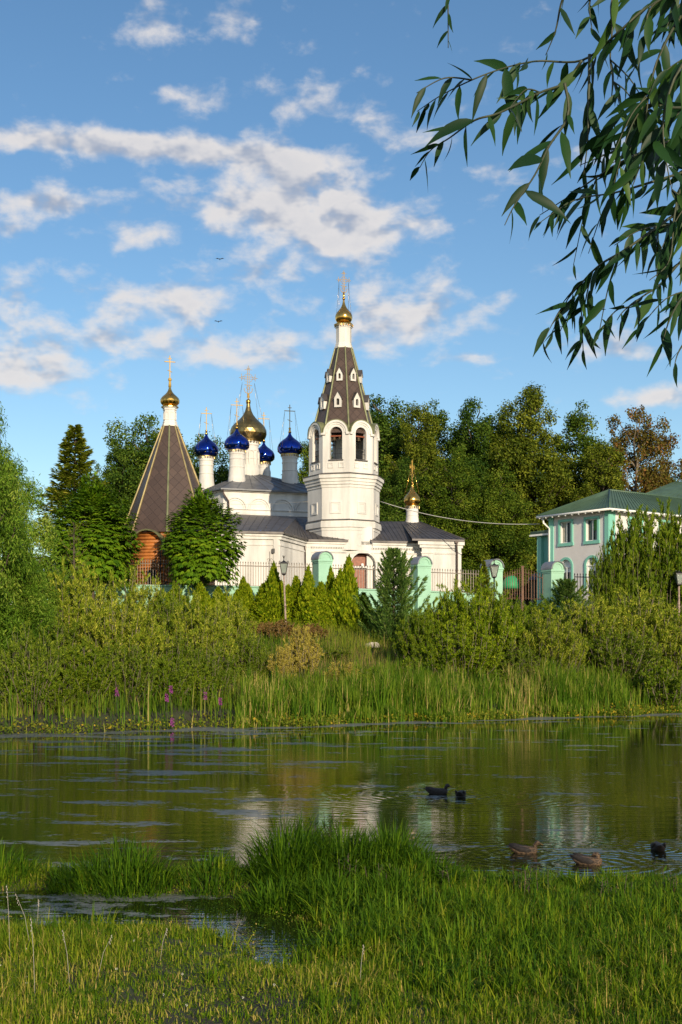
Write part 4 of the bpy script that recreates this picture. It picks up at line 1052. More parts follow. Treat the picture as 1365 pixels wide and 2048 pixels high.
# =========================================================== WIRES, BIRDS
def wire(p, q, sag, lab, r=.02):
    o = MB(); pts = []
    for j in range(17):
        t = j/16; pts.append(tuple(np.array(p)*(1-t)+np.array(q)*t-np.array([0, 0, sag*4*t*(1-t)])))
    o.tube(pts, r, 5); w = o.build('cable', 'wire'); tag(w, lab, 'cable', 'overhead cables'); return w
wire(W(762, 1003, 96.5), W(1080, 1048, 88), .55, 'pale cable sagging from the bell tower to the house', .028)
wire(W(446, 1008, 106), W(616, 1003, 97), .1, 'thin cable crossing the arcaded cube wall to the tower', .010)
for px, py, lab in ((440, 518, 'tiny dark bird flying higher in the clouds'), (437, 643, 'tiny dark bird flying lower above the church domes')):
    D = 140; x, y, z = W(px, py, D); m_ = MB(); m_.rings((x, y, z), [(.001, -.12), (.05, -.05), (.05, .05), (.001, .12)], 6, smooth=True)
    m_.add([(x, y-.06, z), (x-.28, y, z+.14), (x-.5, y+.02, z+.08), (x, y+.08, z)], [(0, 1, 2, 3)]); m_.add([(x, y-.06, z), (x+.28, y, z+.14), (x+.5, y+.02, z+.08), (x, y+.08, z)], [(3, 2, 1, 0)])
    tag(m_.build('bird', 'iron_black'), lab, 'bird', 'birds in the sky')

# =========================================================== FOLIAGE MACHINERY
def fast_mesh(name, V, polys, rnd, matn, parent=None):
    """V (n,3); polys list of (m,k) index arrays; rnd list of per-face floats"""
    off = np.array(OFF[parent.name] if parent is not None else (0, 0, 0), float)
    me = bpy.data.meshes.new(name); V = V-off
    me.vertices.add(len(V)); me.vertices.foreach_set('co', V.astype(np.float32).ravel())
    li = np.concatenate([p.ravel() for p in polys]).astype(np.int32); tot = np.concatenate([np.full(len(p), p.shape[1], np.int32) for p in polys])
    st = np.concatenate([[0], np.cumsum(tot)[:-1]]).astype(np.int32)
    me.loops.add(len(li)); me.loops.foreach_set('vertex_index', li); me.polygons.add(len(tot)); me.polygons.foreach_set('loop_start', st); me.polygons.foreach_set('loop_total', tot)
    at = me.attributes.new('rnd', 'FLOAT', 'FACE'); at.data.foreach_set('value', np.concatenate(rnd).astype(np.float32))
    me.materials.append(M[matn]); me.update(calc_edges=True)
    o = bpy.data.objects.new(name, me); link(o)
    if parent is not None: o.parent = parent
    OFF[o.name] = tuple(off); return o
def unit(a): return a/(np.linalg.norm(a, axis=-1, keepdims=True)+1e-9)
def rhombi(P, D, N, L, Wd):
    D = unit(D); Sd = unit(np.cross(D, N)); L = np.asarray(L).reshape(-1, 1); Wd = np.asarray(Wd).reshape(-1, 1)
    V = np.stack([P, P+D*L*.45+Sd*Wd/2, P+D*L, P+D*L*.45-Sd*Wd/2], 1).reshape(-1, 3)
    return V, np.arange(len(V)).reshape(-1, 4)
def leafobj(name, P, D, N, L, Wd, rnd, matn, parent):
    V, q = rhombi(P, D, N, L, Wd); return fast_mesh(name, V, [q], [rnd], matn, parent)
def sph(n): return unit(rng.normal(size=(n, 3)))
def bladeobj(name, P, H, Wd, lean, az_, rnd, matn, parent=None, droop=1.0, segs=3):
    """grass blades: base P, height H, width Wd, lean (horizontal tip offset as share of H), azimuth"""
    n = len(P); d = np.stack([np.cos(az_), np.sin(az_), 0*az_], 1); s = np.stack([-np.sin(az_+rng.normal(0, .8, n)), np.cos(az_), 0*az_], 1); s = unit(s)
    rows = []
    for j in range(segs):
        t = j/segs; w = Wd*(1-.12*j/segs) if j < segs-1 else Wd*.62
        c = P+np.array([0, 0, 1])*(H*(t-.28*droop*lean*t*t))[:, None]+d*(H*lean*t**1.8)[:, None]
        rows.append(c-s*w[:, None]/2); rows.append(c+s*w[:, None]/2)
    tip = P+np.array([0, 0, 1])*(H*(1-.42*droop*lean))[:, None]+d*(H*lean)[:, None]; rows.append(tip)
    V = np.stack(rows, 1); k = V.shape[1]; base = np.arange(n)[:, None]*k
    polys = []; rr = []
    for j in range(segs-1): polys.append(base+np.array([2*j, 2*j+1, 2*j+3, 2*j+2])); rr.append(rnd)
    polys.append(base+np.array([2*segs-2, 2*segs-1, 2*segs])); rr.append(rnd)
    return fast_mesh(name, V.reshape(-1, 3), polys, rr, matn, parent)

def copy_tree(o, parent=None):
    c = o.copy(); COL.objects.link(c)
    if parent is not None: c.parent = parent
    for ch in list(o.children): copy_tree(ch, c)
    return c
def setup(root, loc, sc=(1, 1, 1), rz=0, label=None):
    root.location = loc; root.scale = sc; root.rotation_euler = (0, 0, rz)
    if label: root['label'] = label

def limbs(mb, base, tips, r0, r1, bend=.25):
    for t in tips:
        b = np.array(base, float); t = np.array(t, float); mid = (b+t)/2+rng.normal(0, bend, 3)*np.array([1, 1, .3]); mb.tube([b, mid, t], [r0, (r0+r1)/2, r1], 6)

def broad_tree(name, label, cat, group, h, z_cr, rx, matn, nclump=60, per=650, leaf=(.26, .15), rc=(1.0, 1.7), shape='oval', trunk='bark', seed=1, droop=0.0, gap=0.0, tr=.28, peak=1.0):
    """origin at the base; crown from z_cr to h, radius rx"""
    global rng
    rng = np.random.default_rng(seed)
    root = thing(name, (0, 0, 0), label, cat, group)
    cz = (h+z_cr)/2; hz = (h-z_cr)/2; C = []
    tries = 0
    while len(C) < nclump and tries < 5000:
        tries += 1
        v = sph(1)[0]; rr = rng.uniform(.30, 1.0)**.6
        z = v[2]*rr; prof = 1.0 if shape == 'oval' else (1.0-.42*max(0, z)**1.3)*(1 if z > -.7 else .85)
        p = np.array([v[0]*rr*rx*prof, v[1]*rr*rx*prof, cz+z*hz*peak])
        lump = 1+.22*sin(3*atan2(v[1], v[0])+seed)+.12*sin(5*v[2]*2+seed*2)
        p[:2] *= lump; r = rng.uniform(*rc)*(1-.28*max(0, z))
        C.append((p, r))
    C.sort(key=lambda c: c[0][2])
    Ps, Ds, Ns, Ls, Ws, Rs = [], [], [], [], [], []
    for p, r in C:
        n = int(per*(r/rc[1])**2); v = sph(n)
        q = p+v*r*np.array([1, 1, 1.0])*(rng.uniform(.15, 1.0, n)**.45*(1+.22*rng.normal(size=n)))[:, None]
        # small twigs poke out
        nn = unit(v*.8+sph(n)*.9+np.array([0, 0, .5])); dd = unit(np.cross(nn, sph(n))+np.array([0, 0, -droop]))
        Ps.append(q); Ds.append(dd); Ns.append(nn); s = rng.uniform(.65, 1.25, n); Ls.append(leaf[0]*s); Ws.append(leaf[1]*s)
        Rs.append(np.clip(rng.normal(.42, .20, n)+rng.normal(0, .17), 0, 1))
    # interior clusters darken and close the crown
    leafobj('foliage', np.concatenate(Ps), np.concatenate(Ds), np.concatenate(Ns), np.concatenate(Ls), np.concatenate(Ws), np.concatenate(Rs), matn, root)
    mb = MB(); top = (rng.normal(0, .2), rng.normal(0, .2), cz+hz*.55)
    mb.tube([(0, 0, -.5), (0.05, 0, z_cr*.5), (rng.normal(0, .1), 0, z_cr), (0, .1, cz), top], [tr*1.35, tr, tr*.9, tr*.6, tr*.2], 9)
    for p, r in C[::3]:
        zb = max(z_cr*.7, p[2]-np.linalg.norm(p[:2])*.8-.5); limbs(mb, (0, 0, zb), [p], tr*.32, .03, .3)
    mb.build('trunk', trunk, root); return root

# --- forest behind the church, right
FG = 'tall trees standing behind the church'
GB = 5.0
def z_of(py, D): return ZZ(py, D)-GB
kinds = {}
def ftree(key, px, pytop, D, halfpx, label, rz=0.0, mk=None):
    h = z_of(pytop, D); rx = 1.16*halfpx*D/F
    if key not in kinds:
        kinds[key] = (mk(), )
        t = kinds[key][0]; first = True
    else:
        t = copy_tree(kinds[key][0]); first = False
    H0, R0 = PROTO[key]
    setup(t, (XX(px, D), D, GB), (rx/R0, rx/R0, h/H0), rz, label); return t
PROTO = {'a': (24, 4.5), 'b': (24, 4.5), 'c': (24, 4.5), 'd': (24, 4.5), 'r': (20, 5.0)}
mk = {
 'a': lambda: broad_tree('broadleaf_tree', '', 'tree', FG, 24, 3.0, 4.5, 'leaf_forest', 260, 620, seed=11, shape='peak', rc=(.55, 1.35)),
 'b': lambda: broad_tree('broadleaf_tree', '', 'tree', FG, 24, 3.0, 4.5, 'leaf_forest_olive', 260, 620, seed=12, shape='peak', rc=(.55, 1.35)),
 'c': lambda: broad_tree('broadleaf_tree', '', 'tree', FG, 24, 3.0, 4.5, 'leaf_forest_deep', 260, 620, seed=13, shape='peak', rc=(.55, 1.35)),
 'd': lambda: broad_tree('broadleaf_tree', '', 'tree', FG, 24, 2.5, 4.5, 'leaf_forest', 260, 620, seed=14, shape='oval', rc=(.55, 1.35)),
 'r': lambda: broad_tree('rusty_maple', '', 'tree', FG, 20, 4.0, 5.0, 'leaf_rust', 170, 520, seed=15, shape='oval', rc=(.5, 1.2), trunk='bark_pale'),
}
for key, px, py, D, hw, lab, rz in (
    ('c', 765, 770, 128, 92, 'broad dark green tree directly right of the tent roof of the tower', 0),
    ('b', 838, 800, 122, 62, 'olive green tree above the small gold dome', .5),
    ('a', 880, 800, 133, 70, 'green tree between the small dome and the pointed dark tree', 1.0),
    ('c', 955, 782, 126, 70, 'dark green tree with a pointed top, third peak from the tower', 2.0),
    ('b', 1058, 762, 124, 78, 'tallest olive tree whose peak rises midway between tower and right edge', 2.6),
    ('d', 1010, 830, 132, 60, 'green tree filling the dip left of the tallest olive tree', 3.3),
    ('a', 1150, 798, 127, 78, 'green tree just right of the tallest olive tree', 4.0),
    ('b', 1205, 880, 120, 60, 'lower olive tree above the left end of the house roof', 1.3),
    ('r', 1272, 808, 126, 84, 'reddish brown leaved tree at the upper right behind the house', .3),
    ('d', 1345, 930, 130, 60, 'green tree low behind the house roof at the right edge', 2.2),
    ('d', 640, 855, 130, 50, 'tree showing between the blue dome and the bell tower', 1.6),
    ('d', 905, 905, 117, 62, 'lower tree behind the right church roof corner', 5.0),
    ('a', 1000, 925, 116, 58, 'lower green tree left of the house, behind the gate', 2.4),
    ('c', 800, 900, 118, 55, 'dark lower tree directly behind the small gold dome', 4.4)):
    ftree(key, px, py, D, hw, lab, rz, mk[key])
PROTO['e'] = (20, 5.6)
t = broad_tree('lime_tree', 'large dark green tree behind the log chapel roof', 'tree', FG, 20, 3, 5.6, 'leaf_forest_deep', 260, 620, seed=16, rc=(.6, 1.4))
setup(t, (XX(305, 118), 118, GB), (1.05, 1.0, (z_of(835, 118))/20), .4)
t2 = copy_tree(t); setup(t2, (XX(400, 124), 124, GB), (.75, .75, z_of(872, 124)/20), 2.0, 'smaller dark tree seen between the chapel spire and the blue domes')
t2 = copy_tree(t); setup(t2, (XX(240, 116), 116, GB), (.6, .6, z_of(872, 116)/20), 4.0, 'dark green tree between the spruce and the log chapel roof')

# --- chestnuts: palmate drooping leaves
def chestnut(seed, label):
    global rng
    rng = np.random.default_rng(seed); root = thing('chestnut_tree', (0, 0, 0), label, 'tree', 'young chestnut trees')
    Ps, Ds, Ns, Ls, Ws, Rs = [], [], [], [], [], []
    n = 3600; v = sph(n); v[:, 2] = np.where(v[:, 2] < -.75, -v[:, 2], v[:, 2])
    az_ = np.arctan2(v[:, 1], v[:, 0]); lump = 1+.10*np.sin(3*az_+seed)+.08*np.sin(7*az_+v[:, 2]*6)+.07*np.sin(v[:, 2]*11+seed)
    r = rng.uniform(.55, 1.03, n)**.55*lump
    wx = np.where(v[:, 2] > 0, 1-.18*v[:, 2]**2, 1)
    q = np.stack([v[:, 0]*2.5*r*wx, v[:, 1]*2.5*r*wx, 3.7+v[:, 2]*2.85*r], 1)
    out = unit(v+np.array([0, 0, .15])); rr = np.clip(rng.normal(.45, .22, n), 0, 1)
    side_ = unit(np.cross(out, np.array([0, 0, 1.0])))
    for j in range(5):
        a = (j-2)*.55; d = unit(out*cos(a)*.75+side_*sin(a)*1.0+np.array([0, 0, -.55])+sph(n)*.12); nn = unit(out*.5+np.array([0, 0, 1.0])+sph(n)*.3)
        Ps.append(q); Ds.append(d); Ns.append(nn); s = rng.uniform(.8, 1.2, n)*(1 if j == 2 else .85); Ls.append(.34*s); Ws.append(.15*s); Rs.append(rr)
    leafobj('foliage', np.concatenate(Ps), np.concatenate(Ds), np.concatenate(Ns), np.concatenate(Ls), np.concatenate(Ws), np.concatenate(Rs), 'leaf_chestnut', root)
    mb = MB(); mb.tube([(0, 0, -.5), (0, 0, 1.5), (.1, 0, 4), (0, 0, 5.6)], [.16, .13, .08, .03], 8)
    for j in range(16): limbs(mb, (0, 0, 1.4+.2*j), [q[j*7]*np.array([.85, .85, .9])], .05, .015, .15)
    mb.build('trunk', 'bark', root); return root
ct = chestnut(21, 'round bright green chestnut before the log chapel, right of its roof')
D = 74.0; setup(ct, (XX(404, D), D, ZZ(1215, D)), (.88, .88, 1.0))
c2 = copy_tree(ct); setup(c2, (XX(185, D), D, ZZ(1225, D)), (1.02, .98, 1.14), 2.2, 'round green chestnut under the spruce, left of the log chapel')

# --- conifers
def conifer(name, label, group, h, rb, matn, seed, nb, needle, style='spruce', per=60):
    global rng
    rng = np.random.default_rng(seed); root = thing(name, (0, 0, 0), label, 'conifer', group); mb = MB()
    mb.tube([(0, 0, -.4), (0, 0, h*.5), (0, 0, h)], [h*.014+.03, h*.009+.02, .008], 7)
    Ps, Ds, Ns, Ls, Rs = [], [], [], [], []
    for i in range(nb):
        f = (i+rng.uniform(0, 1))/nb; z = h*(.03+.97*f); L = rb*(1-f)**(1.0 if style == 'spruce' else .75)*rng.uniform(*((.62, 1.12) if style == 'spruce' else (.45, 1.2)))+.10; a = rng.uniform(0, 2*pi) if style == 'spruce' else (i % 6)*pi/3+rng.uniform(-.3, .3)
        rise = (-.18+.5*f) if style == 'spruce' else (.35+.5*f)
        d = np.array([cos(a), sin(a), 0]); tip = np.array([0, 0, z])+d*L+np.array([0, 0, L*rise+(.12*L if style == 'spruce' else .25*L)])
        midp = np.array([0, 0, z])+d*L*.55+np.array([0, 0, L*.5*rise*(.6 if style == 'spruce' else .6)])
        mb.tube([(0, 0, z), midp, tip], [.018+.006*L, .012, .005], 4)
        m = int(per*(L/rb+.25)); t = rng.uniform(.12, 1.0, m)**.8
        base = np.where(t[:, None] < .55, np.array([0, 0, z])+(midp-np.array([0, 0, z]))*(t[:, None]/.55), midp+(tip-midp)*((t[:, None]-.55)/.45))
        wdt = L*.30*(1-t*.75)
        sd = np.array([-d[1], d[0], 0]); off = rng.uniform(-1, 1, m)
        P_ = base+sd*(off*wdt)[:, None]+np.array([0, 0, 1])*(-np.abs(off)*wdt*.3+rng.normal(0, .02+.03*L, m))[:, None]
        dd = unit(d*.9+sd*off[:, None]*.9+sph(m)*.45+np.array([0, 0, (.05 if style == 'spruce' else .75)]))
        Ps.append(P_); Ds.append(dd); Ns.append(unit(np.array([0, 0, 1])+sph(m)*.8)); Ls.append(needle[0]*rng.uniform(.7, 1.3, m)); Rs.append(np.clip(rng.normal(.4, .22, m)+.15*(t-.5), 0, 1))
    Ls = np.concatenate(Ls); leafobj('needles', np.concatenate(Ps), np.concatenate(Ds), np.concatenate(Ns), Ls, Ls*needle[1], np.concatenate(Rs), matn, root)
    mb.build('trunk', 'bark', root); return root
sp = conifer('spruce', 'tall dark spruce with pointed tip at the left, beside the chapel', 'spruces', 12.8, 4.1, 'leaf_spruce', 31, 300, (.28, .34), per=190)
D = 82; setup(sp, (XX(150, D), D, 5.0), (1.22, 1.1, (ZZ(852, D)-5)/12.8))
s2 = copy_tree(sp); s2['label'] = 'small thin young spruce before the pillar left of the gate'; setup(s2, (XX(968, 70), 70, 3.9), (.30, .30, .31), 1)
yp = conifer('young_larch', 'slim light green larch sapling before the left chestnut', 'young conifers', 4.2, 1.25, 'leaf_spruce', 33, 34, (.15, .2), 'pine', 45)
D = 62; setup(yp, (XX(148, D), D, ZZ(1200, D)), (1, 1, (ZZ(1045, D)-ZZ(1200, D))/4.2))
pn = conifer('pine', 'bushy blue green pine in front of the church door, right of the hedge', 'young pines', 5.4, 2.2, 'leaf_pine', 34, 95, (.22, .22), 'pine', 300)
D = 68; setup(pn, (XX(788, D), D, ZZ(1300, D)), (1.0, 1.0, (ZZ(1097, D)-ZZ(1300, D))/5.6))
p2 = copy_tree(pn); D = 68; setup(p2, (XX(1133, D), D, ZZ(1290, D)), (.95, .95, (ZZ(1158, D)-ZZ(1290, D))/5.6), 1.1, 'bushy green pine in front of the pillar right of the gate')

# --- thujas
def thuja(seed):
    global rng
    rng = np.random.default_rng(seed); root = thing('thuja', (0, 0, 0), '', 'thuja', 'thujas planted along the mint wall'); n = 14000
    f = rng.uniform(0, 1, n)**.75; prof = np.sin(np.clip(.18+f*.86, 0, 1)*pi)**.45*(1-f*.42); a = rng.uniform(0, 2*pi, n); lump = 1+.20*np.sin(a*3+f*9+seed)+.16*np.sin(a*5+f*17)+.10*np.sin(f*31+a*2)
    lead = rng.integers(0, 4, n); hl = np.array([1.0, .84, .72, .62])[lead]; ox = np.array([0, .22, -.24, .05])[lead]; oy = np.array([0, -.15, -.10, -.28])[lead]
    r = .40*prof*lump*rng.uniform(.5, 1.3, n)**.55*(1+.25*(lead > 0)); P_ = np.stack([ox*(.4+f)+r*np.cos(a), oy*(.4+f)+r*np.sin(a), f*3.0*hl+rng.normal(0, .05, n)], 1)
    out = np.stack([np.cos(a), np.sin(a), 0*a], 1); dd = unit(out*.55+np.array([0, 0, 1.0])+sph(n)*.45); nn = unit(out*.8+sph(n)*.8)
    L = rng.uniform(.10, .20, n); leafobj('foliage', P_, dd, nn, L, L*.5, np.clip(rng.normal(.45, .25, n), 0, 1), 'leaf_thuja', root)
    mb = MB(); mb.tube([(0, 0, -.3), (0, 0, 2.6)], [.05, .01], 5); mb.build('trunk', 'bark', root); return root
th = [thuja(41), thuja(42)]
LT = [(487, 1158, 1250, 26, 'narrow thuja at the left end of the hedge, near the chestnut'), (528, 1172, 1275, 44, 'rounded dense thuja left of the rusty lantern'), (548, 1132, 1262, 30, 'tall thuja just left of the rusty lantern post'), (593, 1158, 1270, 34, 'thuja just right of the rusty lantern post'), (617, 1140, 1275, 30, 'pointed thuja left of the first pillar'),
      (642, 1170, 1285, 38, 'low rounded thuja at the foot of the first pillar'), (662, 1142, 1280, 26, 'narrow thuja right of the first pillar'), (678, 1160, 1290, 34, 'thuja between the first pillar and the tallest thuja'), (698, 1122, 1290, 38, 'tallest thuja beside the brown church door'), (728, 1190, 1290, 36, 'low thuja between the door and the pine'),
      (437, 1178, 1260, 30, 'dark thuja under the right side of the chestnut'), (400, 1170, 1260, 34, 'thuja straight under the chestnut trunk'), (352, 1172, 1255, 32, 'thuja below the log chapel gable')]
for i, (px, yt, yb, wpx, lab) in enumerate(LT):
    t = th[i] if i < 2 else copy_tree(th[i % 2]); D = 72.5-(i % 3)*.7; k = D/F; h = (yb-yt)*k
    setup(t, (XX(px, D), D, ZZ(yb, D)), (wpx*k*1.3, wpx*k*1.3, h/3.0), i*1.3, lab)

# --- shrubs
def shrub(seed, matn, h, rad, nst, per, leaf, up=1.0, name='willow_shrub', twig='bark_pale', cat='shrub', spread=1.0, rmean=.45):
    global rng
    rng = np.random.default_rng(seed); root = thing(name, (0, 0, 0), '', cat, None); mb = MB(); Ps, Ds, Ns, Ls, Rs = [], [], [], [], []
    for i in range(nst):
        a = rng.uniform(0, 2*pi); rr = rad*sqrt(rng.uniform(0, 1)); b = np.array([cos(a)*rr*.35, sin(a)*rr*.35, -.2]); H = h*(1-.45*(rr/rad)**2)*rng.uniform(.75, 1.08)
        tip = np.array([cos(a)*rr*spread, sin(a)*rr*spread, H]); mid = (b+tip)/2+np.array([cos(a)*rr*.12, sin(a)*rr*.12, H*.08])+rng.normal(0, .12, 3)
        mb.tube([b, mid, tip], [.022, .014, .005], 4)
        # side twigs, leaves along stem and twigs
        nt = 11
        for j in range(nt):
            t = rng.uniform(.15, 1.0); p0 = b*(1-t)**2+2*mid*t*(1-t)+tip*t*t if False else (b+(mid-b)*t*2 if t < .5 else mid+(tip-mid)*(t-.5)*2)
            ln = rng.uniform(.25, .75)*(1.15-t*.6)*h/3.6; d = unit(np.array([rng.normal(), rng.normal(), .9*up+abs(rng.normal())*.6])); p1 = p0+d*ln
            m = per//nt; s = rng.uniform(0, 1, m)[:, None]; P_ = p0+(p1-p0)*s+rng.normal(0, .025, (m, 3))
            Ps.append(P_); Ds.append(unit(d*.9+sph(m)*.75+np.array([0, 0, .25*up]))); Ns.append(sph(m)+np.array([.2, -.6, .6])); Ls.append(leaf[0]*rng.uniform(.6, 1.2, m)); Rs.append(np.clip(rng.normal(rmean, .22, m)+rng.normal(0, .08)+.12*(t-.5), 0, 1))
    Ls = np.concatenate(Ls); leafobj('foliage', np.concatenate(Ps), np.concatenate(Ds), np.concatenate(Ns), Ls, Ls*leaf[1], np.concatenate(Rs), matn, root)
    mb.build('stems', twig, root); return root
SH = {}
def put(key, mkf, px, D, yt, wpx, label, group, rz=0.0, h0=3.6, r0=2.0, zoff=0.0, yb=None):
    x = XX(px, D); zb = float(ground_z(x, D))-zoff; h = (ZZ(yt, D)-zb)*1.10; k = D/F
    if key not in SH: SH[key] = mkf(); t = SH[key]
    else: t = copy_tree(SH[key])
    setup(t, (x, D, zb), (wpx*k/(2*r0), wpx*k/(2*r0), h/h0), rz, label); t['group'] = group; return t
g1 = 'willow shrubs on the far bank'
mg = {'g3': lambda: shrub(58, 'leaf_willow_deep', 3.6, 2.0, 90, 420, (.12, .26)), 'g1': lambda: shrub(51, 'leaf_willow_shrub', 3.6, 2.0, 110, 380, (.13, .28)), 'g2': lambda: shrub(52, 'leaf_willow_shrub', 3.6, 2.0, 110, 380, (.13, .28)),
      'v1': lambda: shrub(53, 'leaf_shrub_green', 3.6, 2.0, 110, 380, (.135, .28)), 'v2': lambda: shrub(54, 'leaf_shrub_dark', 3.6, 2.0, 110, 400, (.15, .32)),
      'y1': lambda: shrub(55, 'leaf_yellow_shrub', 2.4, 1.1, 55, 200, (.12, .28)), 'r1': lambda: shrub(56, 'leaf_red_shrub', 1.2, 1.2, 60, 150, (.13, .5)),
      'w1': lambda: shrub(57, 'leaf_shrub_dark', 2.2, 1.2, 55, 170, (.13, .45), name='bank_shrub'), }
for args in (
    ('g1', 150, 53, 1152, 170, 'grey green willow shrub with its top under the larch sapling', 0), ('g2', 265, 56, 1160, 170, 'grey green willow shrub below the log chapel gable', 1), ('g1', 240, 51.0, 1215, 190, 'silvery willow shrub in front with bare stems showing below', 2.2),
    ('g3', 345, 56, 1190, 160, 'willow shrub below the chestnut near the mint wall', 3), ('g2', 400, 54, 1215, 150, 'willow shrub left of the reddish low bushes', 4), ('g3', 110, 50, 1240, 170, 'willow shrub beside the leaning tree at the left shore', 5),
    ('g3', 345, 52, 1275, 140, 'lower willow shrub above the cattails left of centre', .7), ('g2', 455, 58, 1205, 120, 'slender willow shrub against the mint wall', 2.9),
    ('g2', 1100, 60, 1235, 150, 'pale willow shrub below the right pine', 1.9), ('g1', 1180, 63, 1205, 170, 'pale willow shrub between the right pine and the tall dark shrub', .2), ('g2', 1280, 64, 1198, 200, 'large pale willow shrub at the right under the lantern', 2.5),
    ('g3', 1235, 61.5, 1262, 180, 'deeper green willow shrub hanging over the right cattails', 3.6), ('g2', 1350, 63, 1240, 150, 'pale willow shrub cut by the right edge', 4.4), ('g3', 1040, 59, 1290, 120, 'small deep green willow shrub left of the right hand mass', 5.1)):
    put(args[0], mg[args[0]], args[1], args[2], args[3], args[4], args[5], g1, args[6])
g2_ = 'fresh green willow shrubs at the centre right'
for args in (('v1', 900, 61, 1190, 130, 'green shrub with upright shoots below the second pillar', 0), ('v1', 960, 60, 1180, 160, 'green shrub reaching highest in front of the fence right of the church', 1.4), ('v2', 1010, 62, 1205, 120, 'dark green shrub right of the one before the fence', 2.8), ('v2', 1075, 66, 1215, 120, 'dark green shrub under the brown gate', .4),
             ('v2', 840, 60, 1235, 110, 'dark green shrub at the foot of the pine', 3.6), ('v1', 925, 58.5, 1255, 170, 'lower green shrub right above the cattails', 4.9), ('v2', 870, 58.5, 1290, 110, 'dark low shrub beneath the pine', 5.5)):
    put(args[0], mg[args[0]], args[1], args[2], args[3], args[4], args[5], g2_, args[6])
g3 = 'tall shrubs before the house'
for args in (('v2', 1262, 71, 1050, 130, 'tall dark shrub hiding the middle of the house front', 0), ('v2', 1330, 72, 1035, 150, 'tall dark shrub hiding the right end of the house', 2), ('v2', 1215, 70, 1115, 80, 'lower dark shrub left of the tall ones before the house', 4)):
    put(args[0], mg[args[0]], args[1], args[2], args[3], args[4], args[5], g3, args[6])
put('y1', mg['y1'], 603, 57, 1262, 90, 'yellowish pale willow shrub below the rusty lantern', 'small shrubs on the open bank', 0, 2.4, 1.1)
put('y1', mg['y1'], 565, 55.5, 1300, 60, 'smaller yellowish shrub left of the lantern shrub', 'small shrubs on the open bank', 1, 2.4, 1.1)
put('y1', mg['y1'], 690, 55, 1330, 90, 'small olive shrub in the cattails right of centre', 'small shrubs on the open bank', 2, 2.4, 1.1)
for i, (px, yt, w_, lab) in enumerate(((505, 1248, 80, 'reddish low bush left of the lantern foot'), (560, 1245, 80, 'reddish low bush at the lantern foot'), (622, 1252, 80, 'reddish low bush right of the lantern foot'), (470, 1256, 60, 'reddish low bush below the narrow thuja'))):
    put('r1', mg['r1'], px, 67.5, yt, w_, lab, 'reddish low bushes before the hedge', i, 1.2, 1.2)
for i, (px, D, yt, w_, lab) in enumerate(((60, 47, 1330, 150, 'green bush at the foot of the left willow'), (180, 49, 1335, 150, 'green bush low at the left shore'), (300, 49.5, 1355, 130, 'green bush low on the shore under the silvery shrub'), (10, 46.5, 1380, 110, 'green bush at the left edge of the shore'), (1330, 58.5, 1330, 110, 'green bush at the right shore'), (400, 50.5, 1340, 90, 'green bush between silvery shrub and cattails'))):
    put('w1', mg['w1'], px, D, yt, w_, lab, 'leafy bushes along the waterline', i*1.1, 2.2, 1.2)

for i, (px, D, yt, w_, lab) in enumerate(((740, 54, 1345, 80, 'small green bush in the reeds below the stone piece'), (660, 62, 1300, 90, 'green bush on the slope under the hedge centre'), (820, 57, 1325, 100, 'green bush in front of the pine foot'), (500, 56, 1330, 80, 'small green bush right of the purple spikes'), (990, 58, 1345, 110, 'green bush before the central green shrubs'), (1130, 58.5, 1350, 120, 'green bush at the waterline under the pale right shrubs'), (1230, 60, 1365, 110, 'low green bush by the right cattails'))):
    put('w1', mg['w1'], px, D, yt, w_, lab, 'leafy bushes on the slope', i*1.7, 2.2, 1.2)
for i, (key, px, D, yt, w_, lab) in enumerate((('g3', 60, 46.5, 1265, 150, 'willow shrub growing right at the left waterline'), ('v2', 165, 48.0, 1300, 150, 'dark shrub at the waterline under the larch sapling'), ('g3', 250, 49.0, 1290, 140, 'willow shrub at the waterline with thin bare stems'), ('v2', 335, 50.0, 1320, 120, 'dark shrub at the waterline under the log chapel'), ('g3', 420, 51.5, 1300, 120, 'willow shrub at the waterline just left of the reeds'), ('g3', 500, 56.5, 1275, 100, 'willow shrub above the left end of the reeds'), ('v2', 110, 47.0, 1345, 120, 'low dark shrub touching the left waterline'))):
    put(key, mg[key], px, D, yt, w_, lab, 'shrubs along the left waterline', i*1.9)
# --- willow at the left shore
wt = broad_tree('willow_tree', 'large grey green willow at the left edge of the far shore', 'tree', None, 12.0, .6, 3.2, 'leaf_willow_grey', 120, 900, leaf=(.22, .055), rc=(.55, 1.05), seed=61, shape='peak', droop=.5, tr=.2)
D = 48; setup(wt, (XX(-35, D), D, .4), (.62, .9, (ZZ(795, D)-.4)/12.0))
w2 = copy_tree(wt); setup(w2, (XX(8, 52), 52, .6), (.52, .7, (ZZ(905, 52)-.6)/12.0), 2.0, 'shorter willow behind the large one, its crown below the spruce')
w3 = copy_tree(wt); setup(w3, (XX(40, 50), 50, .5), (.5, .6, (ZZ(1100, 50)-.5)/12.0), 4.0, 'low willow growth in front of the left willows')

